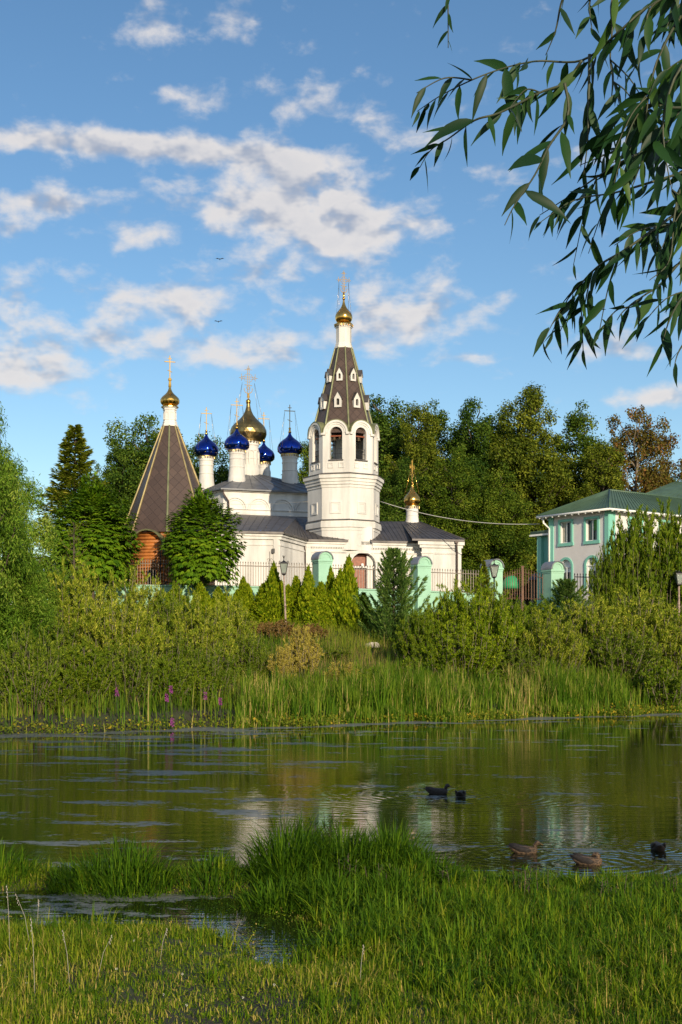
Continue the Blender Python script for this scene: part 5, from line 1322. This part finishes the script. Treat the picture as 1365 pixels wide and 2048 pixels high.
# =========================================================== REEDS, BANK GRASS (uncountable)
rng = np.random.default_rng(71)
def strip(n, xr, t0, t1, pw=1.0):
    x = rng.uniform(xr[0], xr[1], n); t = t0+(t1-t0)*rng.uniform(0, 1, n)**pw; y = shore(x)+t; return x, y
x, y = strip(52000, (-14, 22), -.8, 6.0, 1.3)
den = .5+.5*np.sin(x*1.1+.6*np.sin(y))*np.sin(x*.37+2)+.3*np.sin(x*3.1+y)+.25*np.sin(x*7.3+2*np.sin(y*3)); keep = (rng.uniform(0, 1, len(x)) < np.clip(.32+.6*den, .06, 1))
keep &= ~((x < -4.0) & (rng.uniform(0, 1, len(x)) < .95)); keep &= ~((x > 11) & (rng.uniform(0, 1, len(x)) < .45))
x, y = x[keep], y[keep]; n = len(x); P_ = np.stack([x, y, ground_z(x, y)-.05], 1)
H = rng.uniform(.55, 1.0, n)**.7*1.45*(1+.22*np.sin(x*.8)+.22*np.sin(x*4.1+1.5*np.sin(y*2))+.12*np.sin(x*13))*np.where(y-shore(x) < .2, .5, 1); rn = np.clip(rng.normal(.36, .2, n)+.12*np.sin(x*2.7+y*2), 0, .74); dry = (rng.uniform(0, 1, n) < .06+.28*np.exp(-((x-8.0)/.9)**2)+.15*np.exp(-((x+3.2)/1.0)**2)+.12*np.exp(-((x-5)/.5)**2)); rn[dry] = rng.uniform(.85, 1, dry.sum())
tag(bladeobj('cattails', P_, H, rng.uniform(.022, .050, n), np.abs(rng.normal(.16, .20, n)), rng.uniform(0, 2*pi, n), rn, 'reed'), 'tall green cattails and reeds along the far waterline', 'reeds', kind='stuff')
x = rng.uniform(-26, 30, 130000); y = rng.uniform(42, 80, 130000); k_ = (y > shore(x)+2.0); x, y = x[k_], y[k_]; n = len(x)
rn = np.clip(rng.normal(.32, .15, n)+.18*np.sin(x*.5+y*.3), 0, .8); pinkish = rng.uniform(0, 1, n) < .05+.4*np.exp(-((x-1.5)/4)**2-((y-61)/3)**2); rn[pinkish] = rng.uniform(.85, 1, pinkish.sum())
tag(bladeobj('bank_grass', np.stack([x, y, ground_z(x, y)-.03], 1), rng.uniform(.3, .95, n), rng.uniform(.02, .04, n), np.abs(rng.normal(.25, .2, n)), rng.uniform(0, 2*pi, n), rn, 'bank_grass', segs=2), 'rough meadow grass covering the far bank', 'grass', kind='stuff')
# low broad leaves and yellowing docks at the waterline
n = 16000; x, y = strip(n, (-14, 22), -.9, .9); k_ = (x > -3.5) | (rng.uniform(0, 1, n) < .35); x, y = x[k_], y[k_]; n = len(x); hz = rng.uniform(.0, .35, n)**1.2; P_ = np.stack([x, y, np.maximum(ground_z(x, y), 0)+hz], 1)
yel = np.clip(rng.normal(.3, .18, n)+(rng.uniform(0, 1, n) < .06+.10*(x > 1))*.6, 0, 1)
tag(leafobj('shore_herbs', P_, unit(sph(n)+np.array([0, -.3, .2])), unit(sph(n)*.6+np.array([0, -.3, 1])), rng.uniform(.06, .15, n), rng.uniform(.05, .11, n), yel, 'dock_leaf', None), 'low broad leaved herbs with yellowing leaves at the waterline', 'herbs', kind='stuff')
# fallen stone kerb pieces on the bank
for px, py, D, lab in ((745, 1291, 66, 'pale stone edge piece on the bank under the pine'), (487, 1294, 66, 'pale stone edge piece on the bank under the reddish bushes')):
    xx, yy, zz = W(px, py, D); mb = MB(); mb.box((xx, yy, zz), (.8, .4, .22), .1, taper=.85); mb.box((xx+.05, yy+.02, zz+.13), (.5, .3, .08), .3, taper=.8); tag(mb.build('kerb_stone', 'stone_pale'), lab, 'stone', 'stone edge pieces')
# purple loosestrife
for i, (px, py) in enumerate(((411, 1392), (441, 1403), (342, 1380), (334, 1396), (345, 1445), (234, 1385))):
    yy = float(shore(XX(px, 50)))+.2 + (.6 if py < 1400 else -.2); xx = XX(px, yy); zt = ZZ(py, yy)
    o = thing('loosestrife', (xx, yy, 0.0), ('purple flower spike nearest the cattails at left centre', 'second purple flower spike right of the first in the cattails', 'purple flower spike under the silvery shrub', 'lower purple flower spike under the silvery shrub', 'purple flower spike hanging at the waterline', 'leftmost purple flower spike on the shore')[i], 'flower', 'purple loosestrife spikes')
    m_ = 60; v = sph(m_); PP = np.stack([xx+v[:, 0]*.03, yy+v[:, 1]*.03, zt-.13+rng.uniform(0, .27, m_)], 1); leafobj('flower_spike', PP, v, sph(m_), np.full(m_, .06), np.full(m_, .05), rng.uniform(0, 1, m_), 'flower_purple', o)
    mb = MB(); mb.tube([(xx, yy, .0), (xx, yy, zt-.05)], .008, 4); mb.build('stem', 'twig_green', o)

# =========================================================== NEAR BANK
rng = np.random.default_rng(81)
def field(n, x0, x1, y0, y1):
    y = np.sqrt(rng.uniform(y0*y0, y1*y1, n)); hw = .30*y+2.4; x = rng.uniform(-1, 1, n)*hw; return x, y
x, y = field(370000, -1, 1, 8.6, 16.2); z = ground_z(x, y)
patch = .5+.5*np.sin(x*2.1+1.3*np.sin(y*1.7))*np.sin(y*2.3+.8*np.sin(x*1.9)); patch2 = .5+.5*np.sin(x*7+3*np.sin(y*3))*np.sin(y*6+2*np.sin(x*4)); patch3 = .5+.5*np.sin(x*15+2*np.sin(y*9))*np.sin(y*13+2*np.sin(x*11))
pk = np.where(z > -.005, .8, np.where(z > -.06, .80, np.where(z > -.15, .50, .25)))*(.10+.5*patch2+.5*patch3)
k_ = rng.uniform(0, 1, len(x)) < pk; x, y, z, patch, patch2 = x[k_], y[k_], z[k_], patch[k_], patch2[k_]; n = len(x); shift_r = np.interp(x, [-1, 1], [.03, -.10])  # shift_r darkens the lawn towards the right: shade put into the blade colour
H = (.025+.055*patch+.05*patch2)*rng.uniform(.5, 1.7, n)+np.where(rng.uniform(0, 1, n) < .04, .09, 0); H *= np.interp(x, [-3, -1.2, .2, 2], [1.4, .65, .9, 1.6])*np.interp(z, [-.06, .05], [.45, 1.0])
rn = np.clip(rng.normal(.36, .2, n)+.2*(patch-.5)+shift_r, 0, .74); dry = rng.uniform(0, 1, n) < (.07+.16*(patch3[k_] > .72)+.08*(y < 10.8)); rn[dry] = rng.uniform(.8, 1, dry.sum())
tag(bladeobj('lawn_grass', np.stack([x, y, z-.008], 1), H, rng.uniform(.004, .011, n), np.abs(rng.normal(.5, .4, n)), rng.uniform(0, 2*pi, n), rn, 'grass_near', segs=3), 'short sunlit grass on the marshy near bank', 'grass', kind='stuff')
# clover and small herbs between the blades
x2, y2 = field(130000, -1, 1, 8.6, 15.6); z2 = ground_z(x2, y2); pk = np.clip(.25+.75*np.sin(x2*2.7+1.1*np.sin(y2*2.1))*np.sin(y2*3.1+x2), .05, 1)*np.interp(x2, [-2, 1.5], [1, .35])*(z2 > -.14)
k_ = rng.uniform(0, 1, len(x2)) < pk; x2, y2, z2 = x2[k_], y2[k_], z2[k_]; n2 = len(x2)
tag(leafobj('meadow_herbs', np.stack([x2, y2, np.maximum(z2, 0)+rng.uniform(.004, .075, n2)*rng.uniform(.3, 1, n2)], 1), unit(sph(n2)*np.array([1, 1, .35])), unit(sph(n2)*.55+np.array([0, -.2, 1])), rng.uniform(.010, .034, n2), rng.uniform(.008, .020, n2), np.clip(rng.normal(.38, .22, n2)+(rng.uniform(0, 1, n2) < .05)*.5, 0, 1), 'grass_near', None), 'clover and small herbs growing between the near grass', 'herbs', kind='stuff')
# clumps of longer grass
cx_, cy_ = field(2100, -1, 1, 9.0, 15.6); zc = ground_z(cx_, cy_); k_ = (zc > -.02) & (rng.uniform(0, 1, 2100) < np.interp(cx_, [-3, -1.8, -.4, .6], [.35, .08, .35, .95])); cx_, cy_ = cx_[k_], cy_[k_]
P_, H = [], []
for a, b in zip(cx_, cy_):
    m_ = rng.integers(14, 38); xx = a+rng.normal(0, .05, m_); yy = b+rng.normal(0, .05, m_); P_.append(np.stack([xx, yy, ground_z(xx, yy)-.01], 1)); H.append(rng.uniform(.07, .24, m_)*rng.uniform(.5, 1.5)*np.interp(a, [-.5, 1.0], [.85, 1.25])*np.interp(b, [10, 14], [.85, 1.3])*(.6 if (a > .9 and b > 13.3) else 1))
RP, RH = [], []
for _ in range(1250):      # rank darker clumps towards the water on the right
    b = 15.2-5.4*rng.uniform(0, 1)**1.5; a = rng.uniform(-.6 if b > 11.5 else .5, .3*b+2.2)
    if float(ground_z(a, b)) < -.01: continue
    m_ = rng.integers(10, 30); xx = a+rng.normal(0, .05, m_); yy = b+rng.normal(0, .05, m_); RP.append(np.stack([xx, yy, ground_z(xx, yy)-.01], 1)); RH.append(rng.uniform(.16, .44, m_)*(.62 if (a > .9 and b > 13.6) else 1.0)*np.interp(b, [10, 13], [.7, 1.05])*rng.uniform(.7, 1.2))
RP = np.concatenate(RP); RH = np.concatenate(RH); n = len(RH)
tag(bladeobj('rank_grass', RP, RH, rng.uniform(.007, .017, n), np.abs(rng.normal(.5, .35, n)), rng.uniform(0, 2*pi, n), np.clip(rng.normal(.5, .25, n), 0, 1), 'grass_tussock', segs=4), 'rank darker grass towards the water on the right of the near bank', 'grass', kind='stuff')
P_ = np.concatenate(P_); H = np.concatenate(H); n = len(H)
rn = np.clip(rng.normal(.38, .2, n), 0, .75)
tag(bladeobj('meadow_tufts', P_, H, rng.uniform(.006, .014, n), np.abs(rng.normal(.5, .3, n)), rng.uniform(0, 2*pi, n), rn, 'grass_near', segs=4), 'longer grass tufts scattered on the near bank', 'grass', kind='stuff')
# tall sedge tussocks: countable clumps
def tussock(x0, y0, rx, ry, h, nb, lab, lean=.45):
    o = thing('sedge_tussock', (x0, y0, 0), lab, 'sedge', 'dark sedge tussocks at the near waterline')
    a = rng.uniform(0, 2*pi, nb); r = np.sqrt(rng.uniform(0, 1, nb)); xx = x0+np.cos(a)*r*rx; yy = y0+np.sin(a)*r*ry
    nb = int(nb*.62); a, r, xx, yy = a[:nb], r[:nb], xx[:nb], yy[:nb]; hh = h*(1-.5*r**2)*rng.uniform(.35, 1.2, nb); azm = np.arctan2(np.sin(a)*ry, np.cos(a)*rx)+rng.normal(0, .9, nb)
    P_ = np.stack([xx, yy, ground_z(xx, yy)-.03], 1)
    bladeobj('blades', P_, hh*1.12, rng.uniform(.007, .018, nb), np.clip(np.abs(rng.normal(lean*.7, .32, nb))+.30*r, 0, 1.25), azm, np.clip(rng.normal(.42, .22, nb), 0, 1), 'grass_tussock', o, segs=5)
    return o
tussock(-2.62, 15.0, .62, .45, .58, 1900, 'sedge tussock left of centre, standing alone in the shallow water')
tussock(-3.15, 15.1, .4, .35, .42, 800, 'smaller sedge tussock adjoining the lone left one')
tussock(-4.25, 15.4, .5, .4, .45, 900, 'sedge tussock at the far left edge of the photo')
tussock(-1.55, 15.0, .42, .4, .36, 900, 'low sedge tussock between the left and the large middle one')
tussock(-.62, 15.1, .48, .6, .72, 2300, 'left and tallest part of the large middle sedge tussock')
tussock(.05, 15.0, .5, .6, .58, 1900, 'centre of the large middle sedge tussock')
tussock(.62, 15.1, .42, .5, .66, 1900, 'right part of the large middle sedge tussock')
for a, b, h, lab in ((-.75, 14.1, .40, 'brighter sedge clump at the front left foot of the large middle tussock'), (-.1, 13.9, .42, 'brighter sedge clump at the front foot of the large middle tussock'), (.55, 13.8, .40, 'brighter sedge clump at the front right foot of the large middle tussock'), (1.0, 14.6, .46, 'sedge clump closing the right end of the large middle tussock')): tussock(a, b, .42, .38, h, 1300, lab)
for i, (a, b, h, lab) in enumerate(((1.35, 14.9, .32, 'sedge tussock just right of the large middle one'), (1.95, 14.5, .26, 'sedge tussock left of the preening duck'), (2.6, 14.1, .18, 'sedge tussock before the preening duck'), (3.25, 14.2, .20, 'sedge tussock right of the preening duck'), (3.95, 14.1, .26, 'sedge tussock at the right edge'), (1.6, 13.6, .20, 'front sedge tussock below the swimming brown duck'), (3.6, 13.2, .22, 'front sedge tussock near the right edge'))):
    tussock(a, b, .42, .38, h, 1200, lab)
# broad leaved waterside plants among the tussocks: upright stems with pointed leaves
def herb(x0, y0, h, lab):
    o = thing('water_pepper', (x0, y0, 0), lab, 'herb', 'leafy waterside plants'); z0 = float(ground_z(x0, y0)); mb = MB(); PP, DD, NN = [], [], []
    for s in range(9):
        a = rng.uniform(0, 2*pi); r = rng.uniform(0, .22); b = np.array([x0+cos(a)*r, y0+sin(a)*r, z0-.02]); t = b+np.array([rng.normal(0, .05), rng.normal(0, .05), h*rng.uniform(.7, 1.1)]); mb.tube([b, t], [.006, .003], 4)
        for j in range(13):
            f = .2+.8*j/13; aa = j*2.4+a; p = b+(t-b)*f; d = np.array([cos(aa), sin(aa), .35]); PP.append(p); DD.append(d); NN.append(np.array([-cos(aa)*.3, -sin(aa)*.3, 1]))
    PP, DD, NN = map(np.array, (PP, DD, NN)); m_ = len(PP); leafobj('leaves', PP, DD+rng.normal(0, .2, (m_, 3)), NN, rng.uniform(.07, .13, m_), rng.uniform(.022, .036, m_), np.clip(rng.normal(.5, .2, m_), 0, 1), 'grass_tussock', o); mb.build('stems', 'bark', o)
for i, (a, b, h, lab) in enumerate(((.1, 14.4, .42, 'leafy plant in the middle of the large tussock'), (-.2, 15.4, .66, 'leafy plant rising behind the large tussock'), (.45, 14.2, .36, 'leafy plant at the front right of the large tussock'), (2.15, 14.0, .38, 'leafy plant before the preening duck'), (3.0, 13.9, .36, 'leafy plant right of the preening duck'), (3.75, 13.9, .4, 'leafy plant near the right edge'), (1.2, 14.3, .35, 'leafy plant just right of the large tussock'))):
    herb(a, b, h, lab)
# water plants lying in the puddle: little leaves
n = 60000; x, y = field(n, -1, 1, 10.4, 16.0); z = ground_z(x, y); cl_ = np.sin(x*3+2*np.sin(y*2.2))*np.sin(y*4.1+np.sin(x*2))+.6*np.sin(x*9+y*7)*np.sin(y*11-x*3); k_ = (z < .02) & (y < 15.6) & (cl_ > -.6); x, y = x[k_], y[k_]; n = len(x)
tag(leafobj('floating_weed', np.stack([x, y, np.full(n, .004)+rng.uniform(0, .012, n)], 1), unit(sph(n)*np.array([1, 1, .25])), unit(sph(n)*.35+np.array([0, 0, 1])), rng.uniform(.010, .032, n), rng.uniform(.008, .016, n), np.clip(rng.normal(.35, .25, n), 0, 1), 'grass_tussock', None), 'small floating leaves in the shallow puddle of the near bank', 'water weed', kind='stuff')
# dry stalks and clover heads
for i, (px, py, top_) in enumerate(((70, 2040, 1875), (20, 1950, 1800), (75, 1860, 1795), (195, 1990, 1900), (140, 2010, 1890), (62, 1930, 1815), (320, 1960, 1890), (720, 2020, 1930))):
    xx, yy = wpt(px, py); zb = float(ground_z(xx, yy)); h = (py-top_)*yy/F; mb = MB(); dx = rng.normal(0, .08); mb.tube([(xx, yy, zb), (xx+dx*.4, yy, zb+h*.6), (xx+dx, yy, zb+h)], [.0028, .002, .0012], 4)
    for j in range(6): mb.ball((xx+dx*(.82+.03*j)+.004*(-1)**j, yy, zb+h*(.80+.035*j)), .0032, sz=2.4, n=5)
    tag(mb.build('dry_stalk', 'stone_pale'), ('straw coloured stalk at the bottom left corner, the longest one', 'dry stalk at the left edge of the near bank', 'short dry stalk by the puddle at left', 'dry stalk right of the longest one', 'dry stalk leaning beside the longest one', 'thin dry stalk near the left edge', 'dry stalk in the short grass left of centre', 'dry stalk in the grass at bottom centre')[i], 'stalk', 'dry grass stalks')
m_ = 44; x, y = field(m_, -1, 1, 9.2, 12.5); k_ = (x < 0) ; x, y = x[k_], y[k_]; z = ground_z(x, y)+.09
V_, R_ = [], []
for a, b, c in zip(x, y, z):
    v = sph(26); V_.append(np.array([a, b, c-rng.uniform(0, .05)])+v*.0042); R_.append(v)
PP = np.concatenate(V_); DD = np.concatenate(R_); m_ = len(PP)
tag(leafobj('clover_heads', PP, DD, sph(m_), np.full(m_, .008), np.full(m_, .006), rng.uniform(0, 1, m_), 'flower_white', None), 'tiny white clover heads dotted over the near grass', 'clover', kind='stuff')
# fallen stick in the puddle
a = wpt(255, 1884); b = wpt(330, 1890); mb = MB(); mb.tube([(a[0], a[1], .03), ((a[0]+b[0])/2, (a[1]+b[1])/2+.01, .045), (b[0], b[1], .03)], [.012, .014, .008], 6); tag(mb.build('fallen_stick', 'bark_pale'), 'pale stick lying at the edge of the puddle', 'stick')

# =========================================================== DUCKS
def mat_duck():
    m = bpy.data.materials.new('duck_feathers'); m.use_nodes = True; t = NT(m.node_tree); m.node_tree.nodes.clear()
    o = t.n('ShaderNodeOutputMaterial'); b = t.n('ShaderNodeBsdfPrincipled'); t.l(b.outputs[0], o.inputs[0]); tcn = t.n('ShaderNodeTexCoord')
    v = t.n('ShaderNodeTexVoronoi'); v.inputs['Scale'].default_value = 42; mp = t.n('ShaderNodeMapping'); mp.inputs['Scale'].default_value = (.6, 1, 1.3); t.l(tcn.outputs['Object'], mp.inputs[0]); t.l(mp.outputs[0], v.inputs['Vector'])
    c = t.mixc(t.smooth(v.outputs['Distance'], .25, .75), (.045, .028, .018), (.19, .12, .065)); t.l(c, b.inputs['Base Color']); b.inputs['Roughness'].default_value = .7
    bp = t.n('ShaderNodeBump'); bp.inputs['Distance'].default_value = .004; t.l(v.outputs['Distance'], bp.inputs['Height']); t.l(bp.outputs[0], b.inputs['Normal']); M['duck_feathers'] = m
mat_duck()
mat('duck_dark', (.035, .026, .022), .7, noise=.5, nscale=30); mat('duck_eye', (.005, .005, .005), .1)
def loft(mb, st, n=14, mi=0):
    """stations: (x, z, ry, rz) along local x"""
    vs = []
    for i, (x, z, ry, rz) in enumerate(st):
        for k in range(n):
            a = 2*pi*k/n; vs.append((x, ry*cos(a), z+rz*sin(a)))
    fs = [(i*n+k, i*n+(k+1) % n, (i+1)*n+(k+1) % n, (i+1)*n+k) for i in range(len(st)-1) for k in range(n)]
    fs += [tuple(range(n-1, -1, -1)), tuple((len(st)-1)*n+k for k in range(n))]
    mb.add(vs, fs, True, mi)
def duck(px, py, head, yaw, lab, body='duck_feathers', sc=1.0):
    xx, yy = wpt(px, py); o = thing('duck', (0, 0, 0), lab, 'duck', 'mallards on the pond')
    mb = MB()
    # body with breast and tail, then neck and head in one surface
    body_st = [(-.27, .13, .004, .004), (-.24, .115, .035, .014), (-.19, .085, .065, .04), (-.12, .06, .09, .068), (-.03, .05, .105, .082), (.06, .045, .102, .085), (.13, .05, .085, .078), (.18, .065, .058, .06), (.205, .075, .03, .035), (.212, .08, .004, .006)]
    loft(mb, body_st)
    if head == 'up': nk = [(.140, .070, .060), (.165, .105, .046), (.174, .135, .037), (.180, .158, .036), (.194, .180, .041), (.216, .187, .039), (.238, .180, .026), (.250, .174, .012)]; bk = [(.244, .178), (.272, .166), (.298, .157)]
    elif head == 'preen': nk = [(.140, .08, .055), (.165, .115, .040), (.160, .145, .034), (.130, .165, .036), (.100, .165, .038), (.075, .150, .032), (.055, .135, .016)]; bk = [(.062, .142), (.040, .125), (.022, .108)]
    else: nk = [(.150, .07, .055), (.185, .07, .042), (.215, .045, .036), (.235, .01, .036), (.245, -.03, .030), (.247, -.06, .01)]; bk = [(.246, -.05), (.248, -.07), (.25, -.09)]
    side_ = .05 if head == 'preen' else 0
    mb.tube([(x, side_*i/len(nk), z) for i, (x, z, r) in enumerate(nk)], [r for x, z, r in nk], 12)
    bd = mb.build('body', body, o)
    mb = MB()
    for s in (-1, 1):
        st = [(-.24, .150, .006, .008), (-.15, .125, .020, .034), (-.05, .085, .024, .050), (.05, .075, .020, .050), (.11, .07, .006, .02)]
        vs0 = len(mb.v); loft(mb, st, 10)
        for i in range(vs0, len(mb.v)): x_, y_, z_ = mb.v[i]; mb.v[i] = (x_, y_+s*(.088-.10*max(0, -x_-.08)), z_)
    mb.build('wing', 'duck_dark', o)
    mb = MB(); mb.tube([(x, side_, z) for x, z in bk], [.013, .010, .006], 8); mb.build('bill', 'duck_beak', o)
    if head == 'up':
        for s in (-1, 1): mb = MB(); mb.ball((.220, s*.036, .190), .006, n=6); mb.build('eye', 'duck_eye', o)
    mb = MB(); mb.add([(-.23, -.035, .118), (-.31, -.012, .135), (-.31, .012, .135), (-.23, .035, .118), (-.23, 0, .10)], [(0, 1, 2, 3), (1, 0, 4), (3, 2, 4), (2, 1, 4)]); mb.build('tail', 'duck_dark', o)
    setup(o, (xx, yy, -.02), (sc, sc, sc), yaw); return o
duck(875, 1588, 'up', radians(-4), 'dark duck swimming to the right in mid pond, head up', 'duck_dark', 1.0)
duck(922, 1592, 'down', radians(78), 'dark duck dipping its head just right of the swimming one', 'duck_dark', .95)
duck(1049, 1706, 'up', radians(-12), 'brown duck with raised head half hidden by the near sedge', sc=.9)
duck(1176, 1729, 'preen', radians(-28), 'speckled brown duck preening at the near bank', sc=.95)
duck(1317, 1700, 'down', radians(84), 'dark duck seen from behind near the right edge', 'duck_dark', .95)

# =========================================================== WILLOW OVERHEAD
rng = np.random.default_rng(91)
willow = thing('overhanging_willow', (14.0, -6.0, 1.4), 'willow whose narrow leaved branches hang into the top right corner', 'tree')
mb = MB(); mb.tube([(14, -6, .6), (14.1, -5.9, 3.5), (14.0, -6.2, 6.0), (13.6, -8, 9.5), (13, -10, 13)], [.5, .42, .36, .25, .1], 12)
mb.tube([(14, -6, 5.0), (10.5, -2.5, 5.8), (6.4, .6, 5.6), (2.9, 2.2, 4.95), (1.15, 2.55, 4.55)], [.2, .13, .07, .03, .014], 8)
limbs(mb, (14.1, -6.4, 7.0), [(18, -11, 14), (7, -12, 13), (15, -8, 15), (10, -14, 12), (20, -9, 12)], .16, .04, .5)
mb.build('trunk', 'bark', willow)
# unseen crown of that tree, behind the viewpoint, shaped to shade the near bank
Ps, Ds, Ns, Ls, Rs = [], [], [], [], []
for j in range(170):
    v = sph(1)[0]; c = np.array([11.5, -11.5, 13.7])+v*np.array([10.5, 3.0, 3.6])*rng.uniform(.3, 1)**.5; m_ = 260; q = c+sph(m_)*rng.uniform(.2, 1.5, m_)[:, None]
    Ps.append(q); Ds.append(unit(sph(m_)*.6+np.array([0, 0, -1]))); Ns.append(sph(m_)); Ls.append(rng.uniform(.22, .34, m_)); Rs.append(rng.uniform(0, 1, m_))
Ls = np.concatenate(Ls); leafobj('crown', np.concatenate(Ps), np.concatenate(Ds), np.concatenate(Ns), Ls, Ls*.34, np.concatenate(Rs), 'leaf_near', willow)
BR = [
 ([(1420, -60), (1300, 10), (1240, 62), (1165, 120), (1070, 122), (980, 145), (890, 186), (835, 222)], 2.60, 19, .95),
 ([(1165, 120), (1130, 165), (1080, 185), (1000, 225), (950, 240), (900, 275), (862, 300), (840, 335)], 2.55, 18, .92),
 ([(1130, 165), (1137, 230), (1100, 290), (1070, 350), (1030, 410), (1010, 450)], 2.5, 24, 1.0),
 ([(1180, 108), (1178, 200), (1176, 280), (1168, 350)], 2.58, 19, .9),
 ([(1420, 255), (1330, 285), (1250, 320), (1200, 350), (1130, 398), (1080, 430)], 2.65, 20, .95),
 ([(1420, 330), (1365, 345), (1300, 365), (1230, 385), (1150, 400), (1080, 445)], 2.5, 20, .9),
 ([(1420, 380), (1320, 450), (1250, 500), (1200, 530), (1160, 572), (1140, 620), (1120, 665)], 2.6, 20, .9),
 ([(1420, 470), (1365, 520), (1320, 570), (1290, 590), (1250, 620), (1235, 640)], 2.7, 20, .85),
 ([(1420, 560), (1370, 590), (1340, 640), (1325, 690)], 2.55, 19, .9),
 ([(1420, -20), (1365, 30), (1320, 110), (1300, 180), (1290, 260), (1275, 340)], 2.5, 18, 1.0),
 ([(1300, -60), (1230, -10), (1225, 60), (1222, 130), (1240, 210)], 2.62, 20, .95),
 ([(1150, -50), (1125, 0), (1112, 60), (1092, 110)], 2.7, 24, .85),
 ([(1420, 90), (1365, 130), (1330, 220), (1330, 300), (1345, 380)], 2.42, 16, .95),
 ([(1420, 180), (1340, 240), (1290, 280), (1235, 300), (1160, 330)], 2.72, 20, .9),
 ([(1420, 300), (1370, 360), (1350, 430), (1340, 520), (1300, 560)], 2.5, 16, .95),
 ([(1400, -60), (1350, -20), (1300, 20), (1290, 90), (1262, 150)], 2.46, 18, 1.0),
 ([(1420, 420), (1380, 440), (1330, 450), (1280, 460), (1230, 490)], 2.66, 17, .9),
 ([(1420, 640), (1390, 660), (1360, 700), (1350, 730)], 2.6, 18, .8),
 ([(1420, 350), (1400, 420), (1390, 520), (1370, 600)], 2.45, 16, .95),
 ([(1420, 60), (1390, 140), (1380, 240), (1380, 330)], 2.5, 16, 1.0),
 ([(1420, 200), (1360, 215), (1290, 210), (1230, 240), (1190, 290)], 2.5, 18, .95),
 ([(910, -60), (905, -25), (890, -5)], 2.7, 20, .6),
 ([(1220, -60), (1190, -30), (1180, 10), (1185, 60)], 2.6, 18, .8),
]
LV, LF, LR = [], [], []; nv = 0
mbb = MB()
def near_leaf(p, d, n, L, Wd, r):
    global nv
    d = d/np.linalg.norm(d); s = np.cross(d, n); s /= np.linalg.norm(s)+1e-9; nrm = np.cross(s, d)
    K = 9; rows = []; bend = rng.uniform(.05, .28); twist = rng.normal(0, .25)
    for j in range(K):
        t = j/(K-1); w = Wd/2*(sin(pi*min(1, t*1.02)**.80)**.9)*(1-.35*t)*1.35 if 0 < j < K-1 else .0004
        if j % 2: w *= .94
        c = p+d*L*t-nrm*bend*L*t*t*.8+s*(.05*L*sin(3*t+twist*4)); tw = twist*t; s2 = s*cos(tw)+nrm*sin(tw)
        rows += [c-s2*w+nrm*w*.28, c, c+s2*w+nrm*w*.28]
    LV.extend(rows)
    for j in range(K-1):
        a = nv+j*3; LF.append((a, a+1, a+4, a+3)); LF.append((a+1, a+2, a+5, a+4)); LR.extend((r, r))
    nv += K*3
def twig(P3_, D, step, ls, rad, side_ok):
    fine_ = []
    for i in range(len(P3_)-1):
        p0, p1, p2, p3 = P3_[max(0, i-1)], P3_[i], P3_[i+1], P3_[min(len(P3_)-1, i+2)]
        for k in range(6):
            t = k/6; fine_.append(.5*((2*p1)+(p2-p0)*t+(2*p0-5*p1+4*p2-p3)*t*t+(3*p1-p0-3*p2+p3)*t**3))
    fine_.append(P3_[-1]); nF = len(fine_)
    mbb.tube(fine_, [rad*(1-i/nF)+.0007 for i in range(nF)], 6)
    cum = np.cumsum([0]+[np.linalg.norm(fine_[i+1]-fine_[i]) for i in range(nF-1)]); Ltot = cum[-1]; dstep = step*1.55/F*D; s_ = dstep*.5; side_k = 1; cnt = 0
    while s_ < Ltot:
        i = min(nF-2, max(0, int(np.searchsorted(cum, s_)-1))); p = fine_[i]+(fine_[i+1]-fine_[i])*((s_-cum[i])/(cum[i+1]-cum[i]+1e-9)); tdir = unit(fine_[i+1]-fine_[i])
        side_k = -side_k; frac = s_/Ltot; cnt += 1
        sdv = np.array([-tdir[2], 0, tdir[0]])*side_k
        d = tdir*rng.uniform(.25, .8)+sdv*rng.uniform(.15, .75)+np.array([0, 0, -rng.uniform(.15, .95)])+np.array([rng.normal(0, .18), rng.normal(0, .35), rng.normal(0, .12)])
        n = np.array([rng.normal(0, .9), -1.0, rng.normal(.1, .8)]); L = ls*rng.uniform(.060, .120)*(1-.35*max(0, frac-.75)/.25); near_leaf(p, d, n, L, L*rng.uniform(.145, .205), float(np.clip(rng.normal(.35, .25), 0, 1)))
        px_ = CX+p[0]/p[1]*F
        if side_ok and rng.uniform() < (.10 if px_ > 1150 else .05):
            ln = rng.uniform(.07, .16); dd = unit(tdir*.7+sdv*.8+np.array([0, rng.normal(0, .4), -.5])); q = [p, p+dd*ln*.5, p+dd*ln+np.array([0, 0, -ln*.3])]; twig(q, D, step*.95, ls*.85, .0012, False)
        s_ += dstep*rng.uniform(.6, 1.35)
for pts, D, step, ls in BR:
    twig([np.array(W(px, py, D+.10*sin(px*.02+D*9))) for px, py in pts], D, step, ls, .0028, True)
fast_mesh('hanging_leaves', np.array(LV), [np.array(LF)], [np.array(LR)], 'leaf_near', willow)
mbb.build('twigs', 'twig_green', willow)
